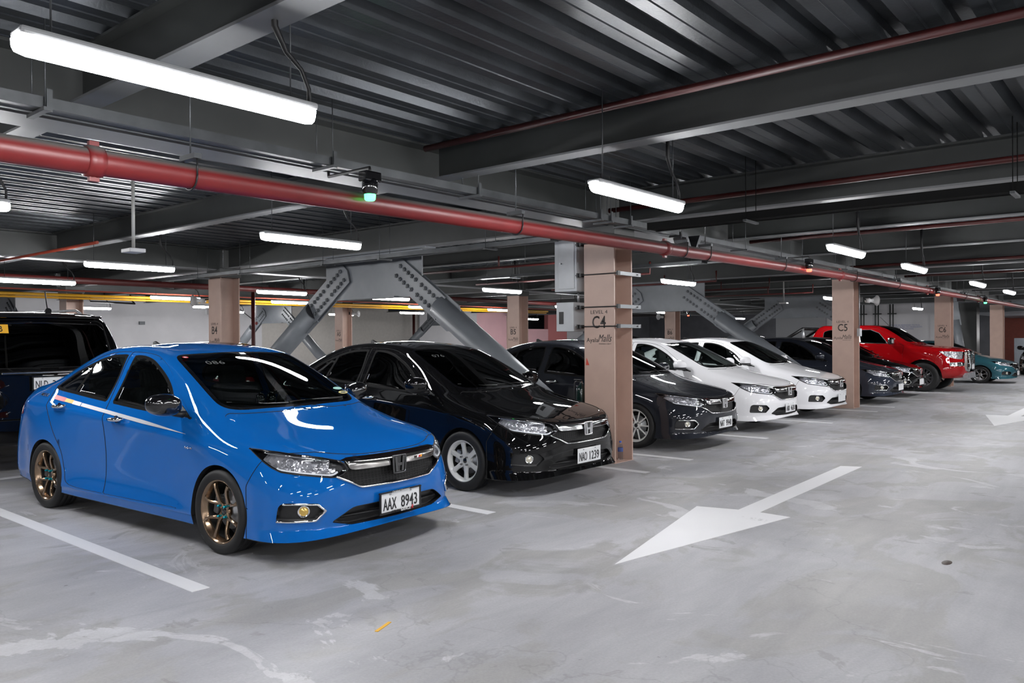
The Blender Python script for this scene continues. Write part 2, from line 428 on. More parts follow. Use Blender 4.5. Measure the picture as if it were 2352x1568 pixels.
# ------------------------------------------------------------------ the compact sedan
def zipst(S, T_, Z): return [(S[i], T_[i], Z[i]) for i in range(len(S))]
def sedan_tables():
    T = [
     [(-.42, .745, .738), (-.575, .67, .724), (-.69, .56, .708), (-.765, .40, .690), (-.795, .20, .680), (-.80, 0, .678)],
     [(-.17, .772, .770), (-.24, .67, .800), (-.32, .54, .805), (-.42, .37, .795), (-.47, .185, .790), (-.485, 0, .788)],
     [(.06, .785, .810), (.02, .685, .862), (-.01, .54, .878), (-.08, .37, .880), (-.11, .185, .880), (-.12, 0, .880)],
     [(.27, .790, .848), (.24, .715, .912), (.245, .642, .955), (.16, .43, .950), (.115, .21, .946), (.105, 0, .944)],
     [(.50, .790, .880), (.47, .735, .965), (.42, .645, 1.038), (.35, .45, 1.045), (.31, .22, 1.050), (.30, 0, 1.052)],
     [(.75, .785, .898), (.70, .712, 1.055), (.66, .618, 1.160), (.61, .42, 1.175), (.575, .21, 1.182), (.565, 0, 1.185)],
     [(1.0, .780, .912), (.97, .692, 1.115), (.94, .592, 1.282), (.88, .40, 1.300), (.85, .20, 1.312), (.84, 0, 1.316)],
     [(1.25, .776, .930), (1.23, .677, 1.155), (1.19, .574, 1.348), (1.14, .38, 1.378), (1.12, .19, 1.392), (1.11, 0, 1.396)],
     [(1.6, .770, .952), (1.6, .657, 1.180), (1.58, .560, 1.381), (1.55, .38, 1.418), (1.54, .19, 1.433), (1.54, 0, 1.438)],
     [(1.95, .762, .980), (1.95, .652, 1.185), (1.95, .548, 1.376), (1.95, .37, 1.413), (1.95, .185, 1.428), (1.95, 0, 1.433)],
     [(2.25, .755, 1.003), (2.25, .645, 1.175), (2.27, .530, 1.330), (2.31, .365, 1.372), (2.33, .18, 1.388), (2.33, 0, 1.393)],
     [(2.56, .745, 1.030), (2.56, .655, 1.130), (2.60, .53, 1.232), (2.66, .38, 1.275), (2.68, .19, 1.290), (2.68, 0, 1.295)],
     [(2.86, .725, 1.025), (2.87, .655, 1.075), (2.91, .55, 1.118), (3.0, .40, 1.130), (3.02, .20, 1.140), (3.03, 0, 1.143)],
     [(3.10, .705, .995), (3.14, .635, 1.040), (3.18, .51, 1.062), (3.24, .37, 1.075), (3.26, .185, 1.082), (3.26, 0, 1.084)],
     [(3.27, .675, .955), (3.38, .575, 1.0), (3.44, .44, 1.035), (3.475, .30, 1.052), (3.49, .15, 1.058), (3.495, 0, 1.06)]]
    PT = [0, .215, .43, .62, .735, .805]
    WF = []
    k4 = [(-.868, 0, .605), (-.858, .21, .605), (-.825, .42, .610), (-.735, .595, .620), (-.60, .715, .635), (-.42, .795, .655)]
    k3 = [(-.886, 0, .49), (-.876, .22, .49), (-.845, .44, .49), (-.755, .625, .495), (-.62, .755, .51), (-.43, .830, .53)]
    k2 = [(-.884, 0, .36), (-.876, .22, .36), (-.846, .45, .36), (-.765, .635, .365), (-.64, .762, .375), (-.45, .836, .385)]
    k1 = [(-.862, 0, .248), (-.855, .22, .244), (-.830, .445, .238), (-.760, .632, .236), (-.638, .764, .236), (-.455, .838, .238)]
    k0 = [(-.890, 0, .196), (-.883, .22, .192), (-.858, .455, .184), (-.790, .65, .172), (-.665, .785, .162), (-.462, .850, .156)]
    for a in range(6): WF.append([k4[a], k3[a], k2[a], k1[a], k0[a]])
    S = [r[0][0] for r in T[1:-1]]
    def side(tt, zz): return zipst(S, tt, zz)
    q4 = side([.822, .838, .838, .832, .829, .828, .828, .828, .829, .834, .838, .825, .790], [.690, .715, .738, .757, .776, .795, .813, .840, .866, .886, .902, .905, .895])
    q3 = side([.842, .846, .838, .824, .817, .815, .815, .815, .819, .834, .848, .842, .805], [.575, .60, .60, .60, .60, .60, .60, .61, .62, .65, .67, .665, .645])
    q2 = side([.845, .847, .840, .826, .820, .818, .818, .818, .820, .834, .847, .842, .805], [.39, .40, .38, .37, .37, .37, .37, .37, .37, .39, .43, .43, .42])
    q1 = side([.848, .848, .846, .845, .845, .845, .845, .845, .845, .846, .848, .842, .805], [.245, .245, .245, .242, .24, .238, .236, .236, .236, .24, .26, .28, .28])
    q0 = side([.842, .84, .838, .836, .835, .835, .835, .835, .835, .836, .838, .832, .785], [.156, .16, .162, .163, .163, .163, .163, .163, .163, .165, .175, .19, .20])
    WS = [[q4[i], q3[i], q2[i], q1[i], q0[i]] for i in range(len(S))]
    WC = [(3.31, .715, .860), (3.36, .745, .62), (3.38, .755, .42), (3.37, .755, .29), (3.35, .74, .21)]
    tt = [.57, .44, .30, .15, 0]
    WR = []
    for t, a, b in zip(tt, [3.44, 3.51, 3.54, 3.55, 3.55], [3.47, 3.54, 3.565, 3.575, 3.575]):
        WR.append([(a, t, .875), (b, t, .63), (b+.01, t, .43), (b, t, .30), (b-.03, t, .21)])
    nW = 6+13+1+5
    cr = [('W', 7, 18, 1, .75), ('T', 4, 12, 0, .5), ('W', 0, 24, 4, .6), ('T', 3, 7, 2, .25), ('R', 2, 5, 3, .95)]
    return T, WF, WS, WC, WR, cr

def arch(bm, lay, y0, z0, R, lab=99):
    def F(P): return np.hypot(P[:, 1]-y0, (P[:, 2]-z0))-R, P[:, 0] > .5
    cut(bm, F, lay, lab, only=tuple(range(24)))
def pF(pj, poly):
    def F(P):
        x, y, ok = pj(P); return sdf(poly, x, y), ok
    return F

def sweep_on(bvh, pts, r, m, name, pj='front', push=.004, n=8, mirror=True):
    """a moulding laid along the body: pts (t,z) seen from the front or (s,z) from the side"""
    P = []
    for a, b in pts:
        if pj == 'front': o, d = Vector((a, -3, b)), Vector((0, 1, 0))
        elif pj == 'side': o, d = Vector((3, a, b)), Vector((-1, 0, 0))
        elif pj == 'polar':
            o = Vector((.25+3*math.cos(a), -.15-3*math.sin(a), b)); d = Vector((-math.cos(a), math.sin(a), 0))
        else: o, d = Vector((b, a, 3)), Vector((0, 0, -1))
        h, nn, _, _ = bvh.ray_cast(o, d)
        if h is not None: P.append(h+(nn if nn.dot(d) < 0 else -nn)*push)
    mb = MB()
    if mirror: P = P+[Vector((-p.x, p.y, p.z)) for p in reversed(P) if abs(p.x) > 1e-4]
    mb.tube(P, r, m, n)
    return mb.mesh(name)

SEDAN = {}
def build_sedan_meshes():
    from mathutils.bvhtree import BVHTree
    T, WF, WS, WC, WR, crs = sedan_tables()
    vs, fs, cr = cage_half(T, WF, WS, WC, WR, crs)
    bm = fit_body(vs, fs, cr, 3)
    lay = bm.faces.layers.int.new('lab')
    bvh = BVHTree.FromBMesh(bm)
    L = dict(front_glass=1, rear_glass=2, windshield=3, rear_window=4, headlight=5, grille_top=6, grille_bar=7, grille=8, fog=9, intake=10,
             hood=11, front_bumper=12, front_door=13, rear_door=14, trunk_lid=15, taillight=16, side_sill=17, sail=18, quarter=19, rear_bumper=20)
    A = {}
    ws = smooth_poly([(.118, 0), (.128, .2), (.162, .42), (.215, .56), (.30, .622), (.42, .624), (.66, .598), (.88, .568), (.985, .548), (1.035, .50), (1.025, .38), (.985, .19), (.97, 0)], 3, False)
    ws = ws+[(a, -b) for a, b in ws[-2:0:-1]]
    cut(bm, pF(pj_top, ws), lay, L['windshield'])
    cut(bm, lambda P: (sdf(ws, P[:, 1], P[:, 0])+.030, P[:, 2] > .6), lay, 22, only=(3,))
    rw = smooth_poly([(2.39, 0), (2.395, .3), (2.43, .45), (2.52, .49), (2.75, .48), (2.88, .465), (2.935, .41), (2.965, .2), (2.97, 0)], 3, False)
    rw = rw+[(a, -b) for a, b in rw[-2:0:-1]]
    cut(bm, pF(pj_top, rw), lay, L['rear_window'])
    fg = smooth_poly([(.665, .925), (1.05, .937), (1.563, .972), (1.545, 1.15), (1.515, 1.334), (1.36, 1.326), (1.18, 1.283), (.97, 1.185), (.80, 1.07)], 5, keep=(0, 2, 4))
    cut(bm, pF(pj_side, fg), lay, L['front_glass'])
    sail = [(.435, .900), (.655, .924), (.79, 1.068), (.70, 1.03), (.56, .965)]
    cut(bm, pF(pj_side, sail), lay, L['sail'])
    rg = smooth_poly([(1.685, .980), (1.95, .999), (2.225, 1.022), (2.21, 1.10), (2.165, 1.275), (2.0, 1.313), (1.85, 1.332), (1.66, 1.338), (1.665, 1.15)], 5, keep=(0, 2, 4, 7))
    cut(bm, pF(pj_side, rg), lay, L['rear_glass'])
    qg = smooth_poly([(2.245, 1.024), (2.56, 1.050), (2.595, 1.062), (2.57, 1.095), (2.42, 1.19), (2.19, 1.266), (2.225, 1.12)], 5, keep=(0, 5))
    cut(bm, pF(pj_side, qg), lay, L['quarter'])
    rt_ = smooth_poly([(1.675, .968), (1.95, .988), (2.24, 1.011), (2.56, 1.038), (2.615, 1.056), (2.58, 1.105), (2.43, 1.203), (2.165, 1.288), (2.0, 1.325), (1.85, 1.344), (1.648, 1.350), (1.655, 1.15)], 5, keep=(0, 4, 10))
    cut(bm, pF(pj_side, rt_), lay, 21)
    ft_ = smooth_poly([(.655, .915), (1.05, .926), (1.574, .960), (1.557, 1.15), (1.525, 1.345), (1.36, 1.337), (1.175, 1.294), (.96, 1.196), (.785, 1.078)], 5, keep=(0, 2, 4))
    cut(bm, pF(pj_side, ft_), lay, 23)
    hl = fpoly([(-.262, .782, .742), (-.33, .80, .712), (-.41, .812, .676), (-.511, .792, .627), (-.577, .769, .601), (-.694, .664, .580), (-.790, .515, .556), (-.815, .455, .566), (-.832, .408, .602),
                (-.812, .43, .640), (-.790, .46, .664), (-.74, .56, .690), (-.66, .66, .709), (-.52, .74, .728), (-.38, .765, .738)])
    cut(bm, pF(pj_front, hl), lay, L['headlight'])
    cz = 2.6
    gt = [(fa(-.790, .46), .662), (fa(-.80, .40), .676), (fa(-.82, .2), .672), (fa(-.83, 0), .670), (cz, .670), (cz, .645), (fa(-.87, 0), .645), (fa(-.865, .2), .647), (fa(-.835, .40), .650)]
    cut(bm, pF(pj_front, gt), lay, L['grille_top'])
    gb = [(fa(-.818, .44), .664), (fa(-.835, .40), .651), (fa(-.865, .2), .646), (fa(-.87, 0), .645), (cz, .645), (cz, .587), (fa(-.88, 0), .587), (fa(-.87, .2), .588), (fa(-.85, .37), .592), (fa(-.835, .41), .600)]
    cut(bm, pF(pj_front, gb), lay, L['grille_bar'])
    gr = [(fa(-.836, .415), .602), (fa(-.80, .49), .568), (fa(-.845, .43), .528), (fa(-.862, .335), .480), (fa(-.88, .1), .474), (fa(-.885, 0), .474), (cz, .474), (cz, .60)]
    cut(bm, pF(pj_front, gr), lay, L['grille'])
    fg_ = fpoly([(-.559, .782, .292), (-.575, .775, .390), (-.612, .761, .408), (-.755, .614, .400), (-.783, .565, .352), (-.752, .625, .288)])
    cut(bm, pF(pj_front, fg_), lay, L['fog'])
    it = [(fa(-.80, .53), .268), (fa(-.835, .40), .342), (fa(-.85, .36), .350), (fa(-.88, 0), .352), (cz, .352), (cz, .232), (fa(-.88, 0), .232), (fa(-.84, .40), .236)]
    cut(bm, pF(pj_front, it), lay, L['intake'])
    hd = smooth_poly([(.055, 0), (.075, .25), (.125, .48), (.195, .625), (.165, .668), (.02, .645), (-.22, .655), (-.42, .662), (-.585, .625), (-.70, .49), (-.765, .35), (-.79, .2), (-.797, 0), (-.79, -.2)], 5, keep=(3,))
    cut(bm, pF(pj_top, hd), lay, L['hood'])
    bp = [(fa(-.30, .845), .10), (fa(-.315, .845), .50), (fa(-.40, .815), .640), (fa(-.47, .80), .72), (2.7, .72), (2.7, .05), (.05, .05)]
    bp[0] = (fa(-.325, .845), .05)
    cut(bm, pF(pj_front, bp), lay, L['front_bumper'])
    fd = smooth_poly([(.50, .275), (.478, .60), (.428, .86), (.41, .895), (.56, .985), (.80, 1.145), (.98, 1.262), (1.15, 1.330), (1.35, 1.362), (1.605, 1.372), (1.635, 1.15), (1.625, .95), (1.585, .60), (1.580, .240), (1.1, .245), (.60, .255)], 4, keep=(3, 9, 13))
    cut(bm, pF(pj_side, fd), lay, L['front_door'])
    rd = smooth_poly([(1.580, .240), (1.585, .60), (1.625, .95), (1.635, 1.15), (1.605, 1.372), (1.85, 1.368), (2.10, 1.335), (2.35, 1.262), (2.52, 1.17), (2.64, 1.085), (2.62, 1.04), (2.57, .90), (2.44, .68), (2.31, .52), (2.25, .36), (2.16, .25)], 4, keep=(0, 4, 9))
    cut(bm, pF(pj_side, rd), lay, L['rear_door'])
    tl = [(3.12, .80), (3.15, .93), (3.22, .962), (3.40, .96), (3.70, .93), (3.70, .79), (3.30, .775)]
    cut(bm, pF(lambda P: (P[:, 1], P[:, 2], P[:, 0] > .36), tl), lay, L['taillight'])
    tk = [(2.99, 0), (2.985, .3), (3.02, .50), (3.2, .53), (3.6, .52), (3.7, .3), (3.7, 0), (3.7, -.2), (2.99, -.2)]
    cut(bm, lambda P: (sdf(tk, P[:, 1], P[:, 0]), P[:, 2] > .72), lay, L['trunk_lid'])
    cut(bm, pF(lambda P: (P[:, 1], P[:, 2], P[:, 1] > 2.5), [(2.93, .30), (2.96, .62), (3.12, .77), (3.8, .72), (3.8, .1), (2.9, .1)]), lay, L['rear_bumper'])
    arch(bm, lay, .0, .285, .325); arch(bm, lay, 2.60, .285, .318)
    cut(bm, pF(pj_side, [(.30, .05), (.30, .228), (2.35, .222), (2.35, .05)]), lay, L['side_sill'])
    M = SEDAN
    PB = [black_pl, seam_m]
    # painted panels with a gap around them
    for n in ('hood', 'front_bumper', 'trunk_lid', 'rear_bumper'):
        nb = pull(bm, lay, L[n]); mirrored(nb); rim(nb, .0028, -.004); M[n] = to_mesh(nb, n, PB)
    for n in ('front_door', 'rear_door'):
        nb = pull(bm, lay, L[n]); rim(nb, .0028, -.004); M[n] = to_mesh(nb, n, PB)
    nb = pull(bm, lay, 17); rim(nb, .002, -.003); M['side_sill'] = to_mesh(nb, 'side_sill', PB)
    nb = pull(bm, lay, 18); M['sail'] = to_mesh(nb, 'mirror_sail', [black_pl])
    # body shell: the rest, with rolled wheel-arch lips
    nb = pull(bm, lay, 0); mirrored(nb)
    be = [e for e in nb.edges if e.is_boundary and all(abs(v.co.x) > .7 and min(abs(math.hypot(v.co.y, v.co.z-.285)-.325), abs(math.hypot(v.co.y-2.6, v.co.z-.285)-.318)) < .004 for v in e.verts)]
    for e in be: e.smooth = False
    r = bmesh.ops.extrude_edge_only(nb, edges=be)
    for f in [x for x in r['geom'] if isinstance(x, bmesh.types.BMFace)]:
        f.smooth = False; f.material_index = 1
    for v in [x for x in r['geom'] if isinstance(x, bmesh.types.BMVert)]:
        yc = 0 if v.co.y < 1.3 else 2.6; v.co.x *= .955
    M['body'] = to_mesh(nb, 'body_shell', [black_pl, seam_m])
    # glass
    nb = pull(bm, lay, 4); mirrored(nb); rim(nb, .03, 0, 1); M['rear_window'] = to_mesh(nb, 'rear_window', [black_pl, black_pl])
    nb = pull(bm, lay, 22); mirrored(nb); M['windshield'] = to_mesh(nb, 'windshield', [black_pl])
    nb = pull(bm, lay, 3); mirrored(nb); M['frit'] = to_mesh(nb, 'windshield_seal', [gloss_bk])
    nb = pull(bm, lay, 21); M['rtrim'] = to_mesh(nb, 'window_trim', [black_mt]); nb = pull(bm, lay, 23); M['ftrim'] = to_mesh(nb, 'window_trim', [black_mt])
    for n, l in (('front_glass', 1), ('rear_glass', 2), ('quarter', 19)):
        nb = pull(bm, lay, l); rim(nb, .010, -.003, 1); M[n] = to_mesh(nb, n, [black_pl, black_mt])
    # headlight lens and bowl
    nb = pull(bm, lay, 5); lens = nb.copy(); rim(lens, .004, -.001, 1); M['headlight'] = to_mesh(lens, 'headlight', [black_pl, black_pl])
    bw = nb.copy(); nb.free(); rim(bw, .010, -.006, 1); rs = [f for f in bw.faces if f.material_index == 0]
    r = bmesh.ops.extrude_face_region(bw, geom=rs)
    for v in [x for x in r['geom'] if isinstance(x, bmesh.types.BMVert)]: v.co += Vector((-.022, .030, -.004))
    bmesh.ops.delete(bw, geom=[f for f in rs if f.is_valid], context='FACES_ONLY')
    for f in bw.faces:
        c = f.calc_center_median(); f.smooth = False
        if f.material_index == 0: f.material_index = 2 if c.y > -.40 or c.x < .50 else 0
    M['headlight_bowl'] = to_mesh(bw, 'reflector', [facets('lamp_facets'), gloss_bk, gloss_bk])
    # daytime strip and brow inside the lamp, laid just behind the lens
    drl = [(fa(-.545, .78), .628), (fa(-.577, .769), .616), (fa(-.694, .664), .594), (fa(-.780, .53), .574), (fa(-.80, .48), .590)]
    M['drl'] = sweep_on(bvh, smooth_poly(drl, 5, False), .0075, mat('drl_white', (.85, .86, .88, 1), .25), 'light_guide', 'polar', -.012, 8, False)
    brow = [(fa(-.40, .785), .722), (fa(-.55, .74), .712), (fa(-.68, .63), .692), (fa(-.76, .52), .668)]
    M['brow'] = sweep_on(bvh, smooth_poly(brow, 4, False), .006, chrome, 'chrome_brow', 'polar', -.012, 8, False)
    mb = MB()
    for (s, t, z, rr) in ((-.60, .70, .655, .030), (-.675, .62, .648, .032), (-.74, .53, .628, .030)):
        def fr(x, y, h, s=s, t=t, z=z):
            a = math.atan2(-(s+.15), t-.25); d = (math.cos(a)*.55, -math.sin(a)*.9)
            n = Vector((d[0], d[1], 0)).normalized(); u = Vector((-n.y, n.x, 0))
            return Vector((t, s, z))+u*x+Vector((0, 0, y*.85))+n*(h-.035)
        mb = MB(); mb.lathe([(.004, -.012), (rr*.5, -.008), (rr*.9, .010), (rr, .016), (rr*1.04, .012)], chrome, 20, fr)
        M.setdefault('cups', []).append(mb.mesh('lamp_cup'))
    # grille
    nb = pull(bm, lay, 6); mirrored(nb); M['grille_top'] = to_mesh(nb, 'grille_top', [gloss_bk])
    nb = pull(bm, lay, 7); mirrored(nb); recess(nb, (0, -.012, .001), 0); M['grille_bar'] = to_mesh(nb, 'grille_bar', [chrome])
    nb = pull(bm, lay, 8); mirrored(nb); recess(nb, (0, .035, 0), 1)
    for v in nb.verts: pass
    M['grille'] = to_mesh(nb, 'grille', [honeycomb('honeycomb_black'), gloss_bk])
    ln = [(.50, .560), (.44, .530), (.39, .505), (.338, .479), (.30, .473), (.15, .469), (0, .467)]
    M['grille_trim'] = sweep_on(bvh, smooth_poly(ln, 4, False), .0075, chrome, 'grille_trim', 'front', .004)
    nb = pull(bm, lay, 9); recess(nb, (-.02, .035, 0), 1); M['fog'] = to_mesh(nb, 'fog_bezel', [black_pl, gloss_bk])
    M['fog_chrome'] = sweep_on(bvh, smooth_poly([(fa(-.565, .78), .292), (fa(-.66, .71), .290), (fa(-.750, .625), .291), (fa(-.778, .570), .352), (fa(-.755, .614), .395), (fa(-.68, .70), .402), (fa(-.605, .765), .402)], 4, False, keep=(2, 3, 4)), .0095, chrome, 'chrome_trim', 'polar', .003, 8, False)
    nb = pull(bm, lay, 10); mirrored(nb); recess(nb, (0, .05, 0), 1); M['intake'] = to_mesh(nb, 'lower_intake', [black_pl, black_pl])
    mb = MB(); mb.tube([(-.46, -.80, .292), (-.2, -.845, .292), (.2, -.845, .292), (.46, -.80, .292)], .010, black_pl, 8); M['intake_bar'] = mb.mesh('intake_bar')
    # fog lamp
    mb = MB()
    def ffr(x, y, h):
        n = Vector((.62, -.78, 0)); u = Vector((.78, .62, 0)); return Vector((.672, -.692, .348))+u*x+Vector((0, 0, y))+n*h
    mb.lathe([(.0005, .004), (.020, .002), (.030, -.004)], mat('fog_lens', (.65, .62, .5, 1), .06, .6, coat=1), 24, ffr)
    mb.lathe([(.030, -.004), (.036, .006), (.040, .004), (.040, -.01)], chrome, 24, ffr)
    M['fog_lamp'] = mb.mesh('fog_lamp')
    nb = pull(bm, lay, 16); rim(nb, .003, -.003, 1); M['taillight'] = to_mesh(nb, 'taillight', [mat('tail_red', (.35, .005, .008, 1), .15, coat=1), gloss_bk])
    M['bvh'] = bvh
    bm.free()
    # emblem: rounded frame and slanted H
    M['emblem'] = emblem_mesh(.128, .128, chrome, gloss_bk)
    # underside and wheel wells
    mb = MB()
    mb.box2((-.56, -.66, .20), (.56, 3.38, .235), black_pl)
    for y0 in (0, 2.6):
        for s in (1, -1):
            n = 18; pts = [(.335*math.cos(PI*k/n+0), .335*math.sin(PI*k/n)) for k in range(n+1)]
            vs = [(s*xx, y0+a, .28+b) for xx in (.50, .80) for a, b in pts]
            mb.add(vs, [(k, k+1, n+2+k, n+1+k) for k in range(n)], black_pl)
            mb.add(vs[:n+1], [tuple(range(n+1))], black_pl)
    M['underbody'] = mb.mesh('underbody')
    # cabin
    mb = MB(); mb.box2((-.68, .30, .24), (.68, 2.75, .30), trim_m); mb.box2((-.70, .28, .30), (-.66, 2.75, .82), trim_m); mb.box2((.66, .28, .30), (.70, 2.75, .82), trim_m)
    mb.box2((-.66, 2.40, .30), (.66, 2.46, .96), trim_m); mb.box2((-.64, 2.45, .94), (.64, 2.95, .96), trim_m)
    mb.box2((-.66, .0, .30), (.66, .45, .62), trim_m)
    M['cabin'] = mb.mesh('cabin_floor')
    mb = MB()
    dp = [(.20, .62), (.17, .86), (.28, .905), (.50, .925), (.66, .90), (.70, .84), (.66, .70), (.60, .62)]
    mb.prism(dp, -.66, .66, trim_m, lambda a, b, h: (h, a, b)); mb.box((0, .66, .78), (.26, .05, .16), gloss_bk, bev=.01)
    M['dash'] = mb.mesh('dashboard')
    mb = MB()
    for k in range(24): pass
    cx = (.36, .80, .86)
    ring = []
    for k in range(25):
        a = 2*PI*k/24; ring.append((cx[0]+.18*math.cos(a), cx[1]+.18*math.sin(a)*.42, cx[2]+.18*math.sin(a)*.9))
    mb.tube(ring, .014, black_pl, 8, False); mb.box(cx, (.12, .05, .09), black_pl, bev=.015)
    mb.tube([cx, (cx[0]-.17, cx[1], cx[2])], .014, black_pl, 6); mb.tube([cx, (cx[0]+.17, cx[1], cx[2])], .014, black_pl, 6); mb.tube([cx, (cx[0], cx[1]-.25, cx[2]-.08)], .03, black_pl, 8)
    M['steer'] = mb.mesh('steering_wheel')
    mb = MB()
    mb.box((0, 1.20, .50), (.50, .52, .17), trim_m, bev=.05)
    mb.box((0, 1.50, .80), (.48, .14, .56), trim_m, Matrix.Rotation(-.30, 3, 'X'), bev=.05); mb.box((0, 1.62, 1.14), (.26, .09, .17), trim_m, Matrix.Rotation(-.2, 3, 'X'), bev=.035)
    M['seat'] = mb.mesh('seat')
    mb = MB(); mb.box((0, 2.1, .48), (1.2, .5, .17), trim_m, bev=.05); mb.box((0, 2.36, .78), (1.2, .14, .5), trim_m, Matrix.Rotation(-.35, 3, 'X'), bev=.05)
    for x in (-.38, .38): mb.box((x, 2.47, 1.06), (.26, .09, .13), trim_m, bev=.03)
    M['bench'] = mb.mesh('rear_bench')
    # outside mirror
    bm2 = bmesh.new(); bmesh.ops.create_icosphere(bm2, subdivisions=4, radius=1)
    for v in bm2.verts:
        x, y, z = v.co; e = .72
        q = (abs(x)**e*math.copysign(1, x), abs(y)**.85*math.copysign(1, y), abs(z)**e*math.copysign(1, z))
        X = q[0]*.118; Y = q[1]*.085; Z = q[2]*.082
        if X < 0: Z *= 1+X*.9
        else: Z *= 1-X*1.2
        Y = min(Y, .045)
        v.co = Vector((.915+X, .545+Y+X*.12, 1.0+Z+X*.06))
    bmesh.ops.bisect_plane(bm2, geom=bm2.verts[:]+bm2.edges[:]+bm2.faces[:], plane_co=(0, 0, .965), plane_no=(0, 0, 1))
    for f in bm2.faces:
        f.smooth = True
        if f.calc_center_median().z < .965: f.material_index = 1
    M['mirror'] = to_mesh(bm2, 'side_mirror', [black_pl, black_pl])
    mb = MB(); mb.tube([(.86, .55, .945), (.80, .54, .925), (.74, .53, .92)], .022, black_pl, 10, rs=[.026, .022, .030]); M['mirror_arm'] = mb.mesh('mirror_stalk')
    mb = MB(); mb.box((.915, .5925, 1.003), (.17, .004, .11), chrome, bev=.0018); M['mirror_glass'] = mb.mesh('mirror_glass')
    # door handles
    for nme, y, z, x in (('handle_f', 1.375, .845, .832), ('handle_r', 2.325, .905, .834)):
        mb = MB(); mb.tube([(x-.004, y-.095, z+.004), (x+.020, y-.082, z+.004), (x+.030, y-.03, z), (x+.030, y+.04, z-.002), (x+.018, y+.088, z-.004), (x-.004, y+.10, z-.004)], .012, chrome, 10, rs=[.012, .015, .016, .016, .015, .012])
        mb.lathe([(.0005, -.002), (.03, 0), (.042, .004)], gloss_bk, 20, lambda a, b, h, x=x, y=y, z=z: (x-.004+h, y+a, z+b*.7)); M[nme] = mb.mesh('door_handle')
    # wipers
    mb = MB()
    for pts in (((.46, .215, .972), (.30, .20, .972), (-.10, .185, .972)), ((-.12, .17, .965), (-.30, .20, .968), (-.56, .315, .990))):
        mb.tube([Vector(p)+Vector((0, 0, .012)) for p in pts], .008, black_pl, 6); mb.tube([Vector(p)+Vector((0, -.006, -.002)) for p in pts], .005, rubber, 6)
    M['wiper'] = mb.mesh('wiper')
    # cowl between hood and windshield
    mb = MB(); mb.prism([(-.62, .215), (-.45, .13), (-.2, .09), (0, .085), (.2, .09), (.45, .13), (.62, .215), (.60, .34), (.40, .26), (0, .20), (-.40, .26), (-.60, .34)], .90, .925, black_pl)
    M['cowl'] = mb.mesh('cowl')
    # antenna fin
    mb = MB(); mb.prism([(-.09, 0), (.07, 0), (.075, .05), (.05, .058)], -.02, .02, black_pl, lambda a, b, h: (h*(1-b*10), 2.22+a, 1.398+b)); M['antenna'] = mb.mesh('roof_antenna')
def decal_strip(name, pts, m, parent, push=.0012):
    """thin vinyl strip on the flank: rows of (s, z_low, z_high), on the near side (x<0)"""
    vs = []
    for a, z0, z1 in pts:
        for z in (z0, z1):
            h, nn, _, _ = SEDAN['bvh'].ray_cast(Vector((3, a, z)), Vector((-1, 0, 0))); vs.append((-(h.x+push+.0003), h.y, h.z))
    mb = MB(); mb.add(vs, [(2*i, 2*i+1, 2*i+3, 2*i+2) for i in range(len(pts)-1)], m, True); return mb.build(name, parent)
def decal_text(txt, h, m, s, z, parent, width=None, shear=0, bold=0, tilt=0):
    hh, nn, _, _ = SEDAN['bvh'].ray_cast(Vector((3, s, z)), Vector((-1, 0, 0)))
    me = text_mesh(txt, h, m, .0008, 1, shear, bold, 'lettering', width)
    # face -x; lean with the panel
    lean = math.atan2(nn.z if nn.x > 0 else -nn.z, abs(nn.x))
    o = link('lettering', me, parent); o.matrix_local = Matrix.Translation((-(hh.x+.0035), hh.y, hh.z)) @ Matrix.Rotation(-PI/2, 4, 'Z') @ Matrix.Rotation(tilt, 4, 'Y') @ Matrix.Rotation(-lean, 4, 'X')
    return o
def glass_text(txt, h, m, x, s, parent, width=None, shear=0, bold=0, name='lettering', roll=0):
    hh, nn, _, _ = SEDAN['bvh'].ray_cast(Vector((abs(x), s, 3)), Vector((0, 0, -1)))
    me = text_mesh(txt, h, m, .0008, 1, shear, bold, name, width) if isinstance(txt, str) else txt
    o = link(name, me, parent); ang = math.atan2(abs(nn.z), -nn.y if nn.z > 0 else nn.y)
    o.matrix_local = Matrix.Translation((x, hh.y-.006, hh.z+.011)) @ Matrix.Rotation(-ang, 4, 'X') @ Matrix.Rotation(roll, 4, 'Y')
    return o
def rim2(nb, wd):
    cent = [f for f in nb.faces if f.material_index == 0]
    r = bmesh.ops.inset_region(nb, faces=cent, thickness=wd, depth=0, use_boundary=True, use_even_offset=False)
    for f in r['faces']: f.material_index = 1; f.smooth = True
def emblem_mesh(w_, h_, mc, mk):
    mb = MB()
    out = smooth_poly([(-.5*w_, .42*h_), (-.42*w_, .5*h_), (.42*w_, .5*h_), (.5*w_, .42*h_), (.47*w_, -.40*h_), (.37*w_, -.5*h_), (-.37*w_, -.5*h_), (-.47*w_, -.40*h_)], 3)
    c = .85; n = len(out); inn = [(x*c, y*c) for x, y in out]
    for a, b, y0, y1 in ((out, inn, 0, -.014),):
        vs = [(x, y0, z) for x, z in a]+[(x, y1, z) for x, z in a]+[(x, y1, z) for x, z in b]+[(x, y0, z) for x, z in b]
        mb.add(vs, [(k*n+i, k*n+(i+1) % n, (k+1)*n+(i+1) % n, (k+1)*n+i) for k in range(3) for i in range(n)], mc, True)
    mb.prism(inn, -.001, -.004, mk, lambda x, z, h: (x, h, z))
    t = .085*w_
    for s in (1, -1):
        mb.prism([(s*.21*w_-t, -.40*h_), (s*.21*w_+t, -.40*h_), (s*.30*w_+t, .41*h_), (s*.30*w_-t, .41*h_)], -.003, -.013, mc, lambda x, z, h: (x, h, z))
    mb.prism([(-.2*w_, -.10*h_), (.2*w_, -.10*h_), (.22*w_, .05*h_), (-.22*w_, .05*h_)], -.003, -.012, mc, lambda x, z, h: (x, h, z))
    return mb.mesh('emblem')

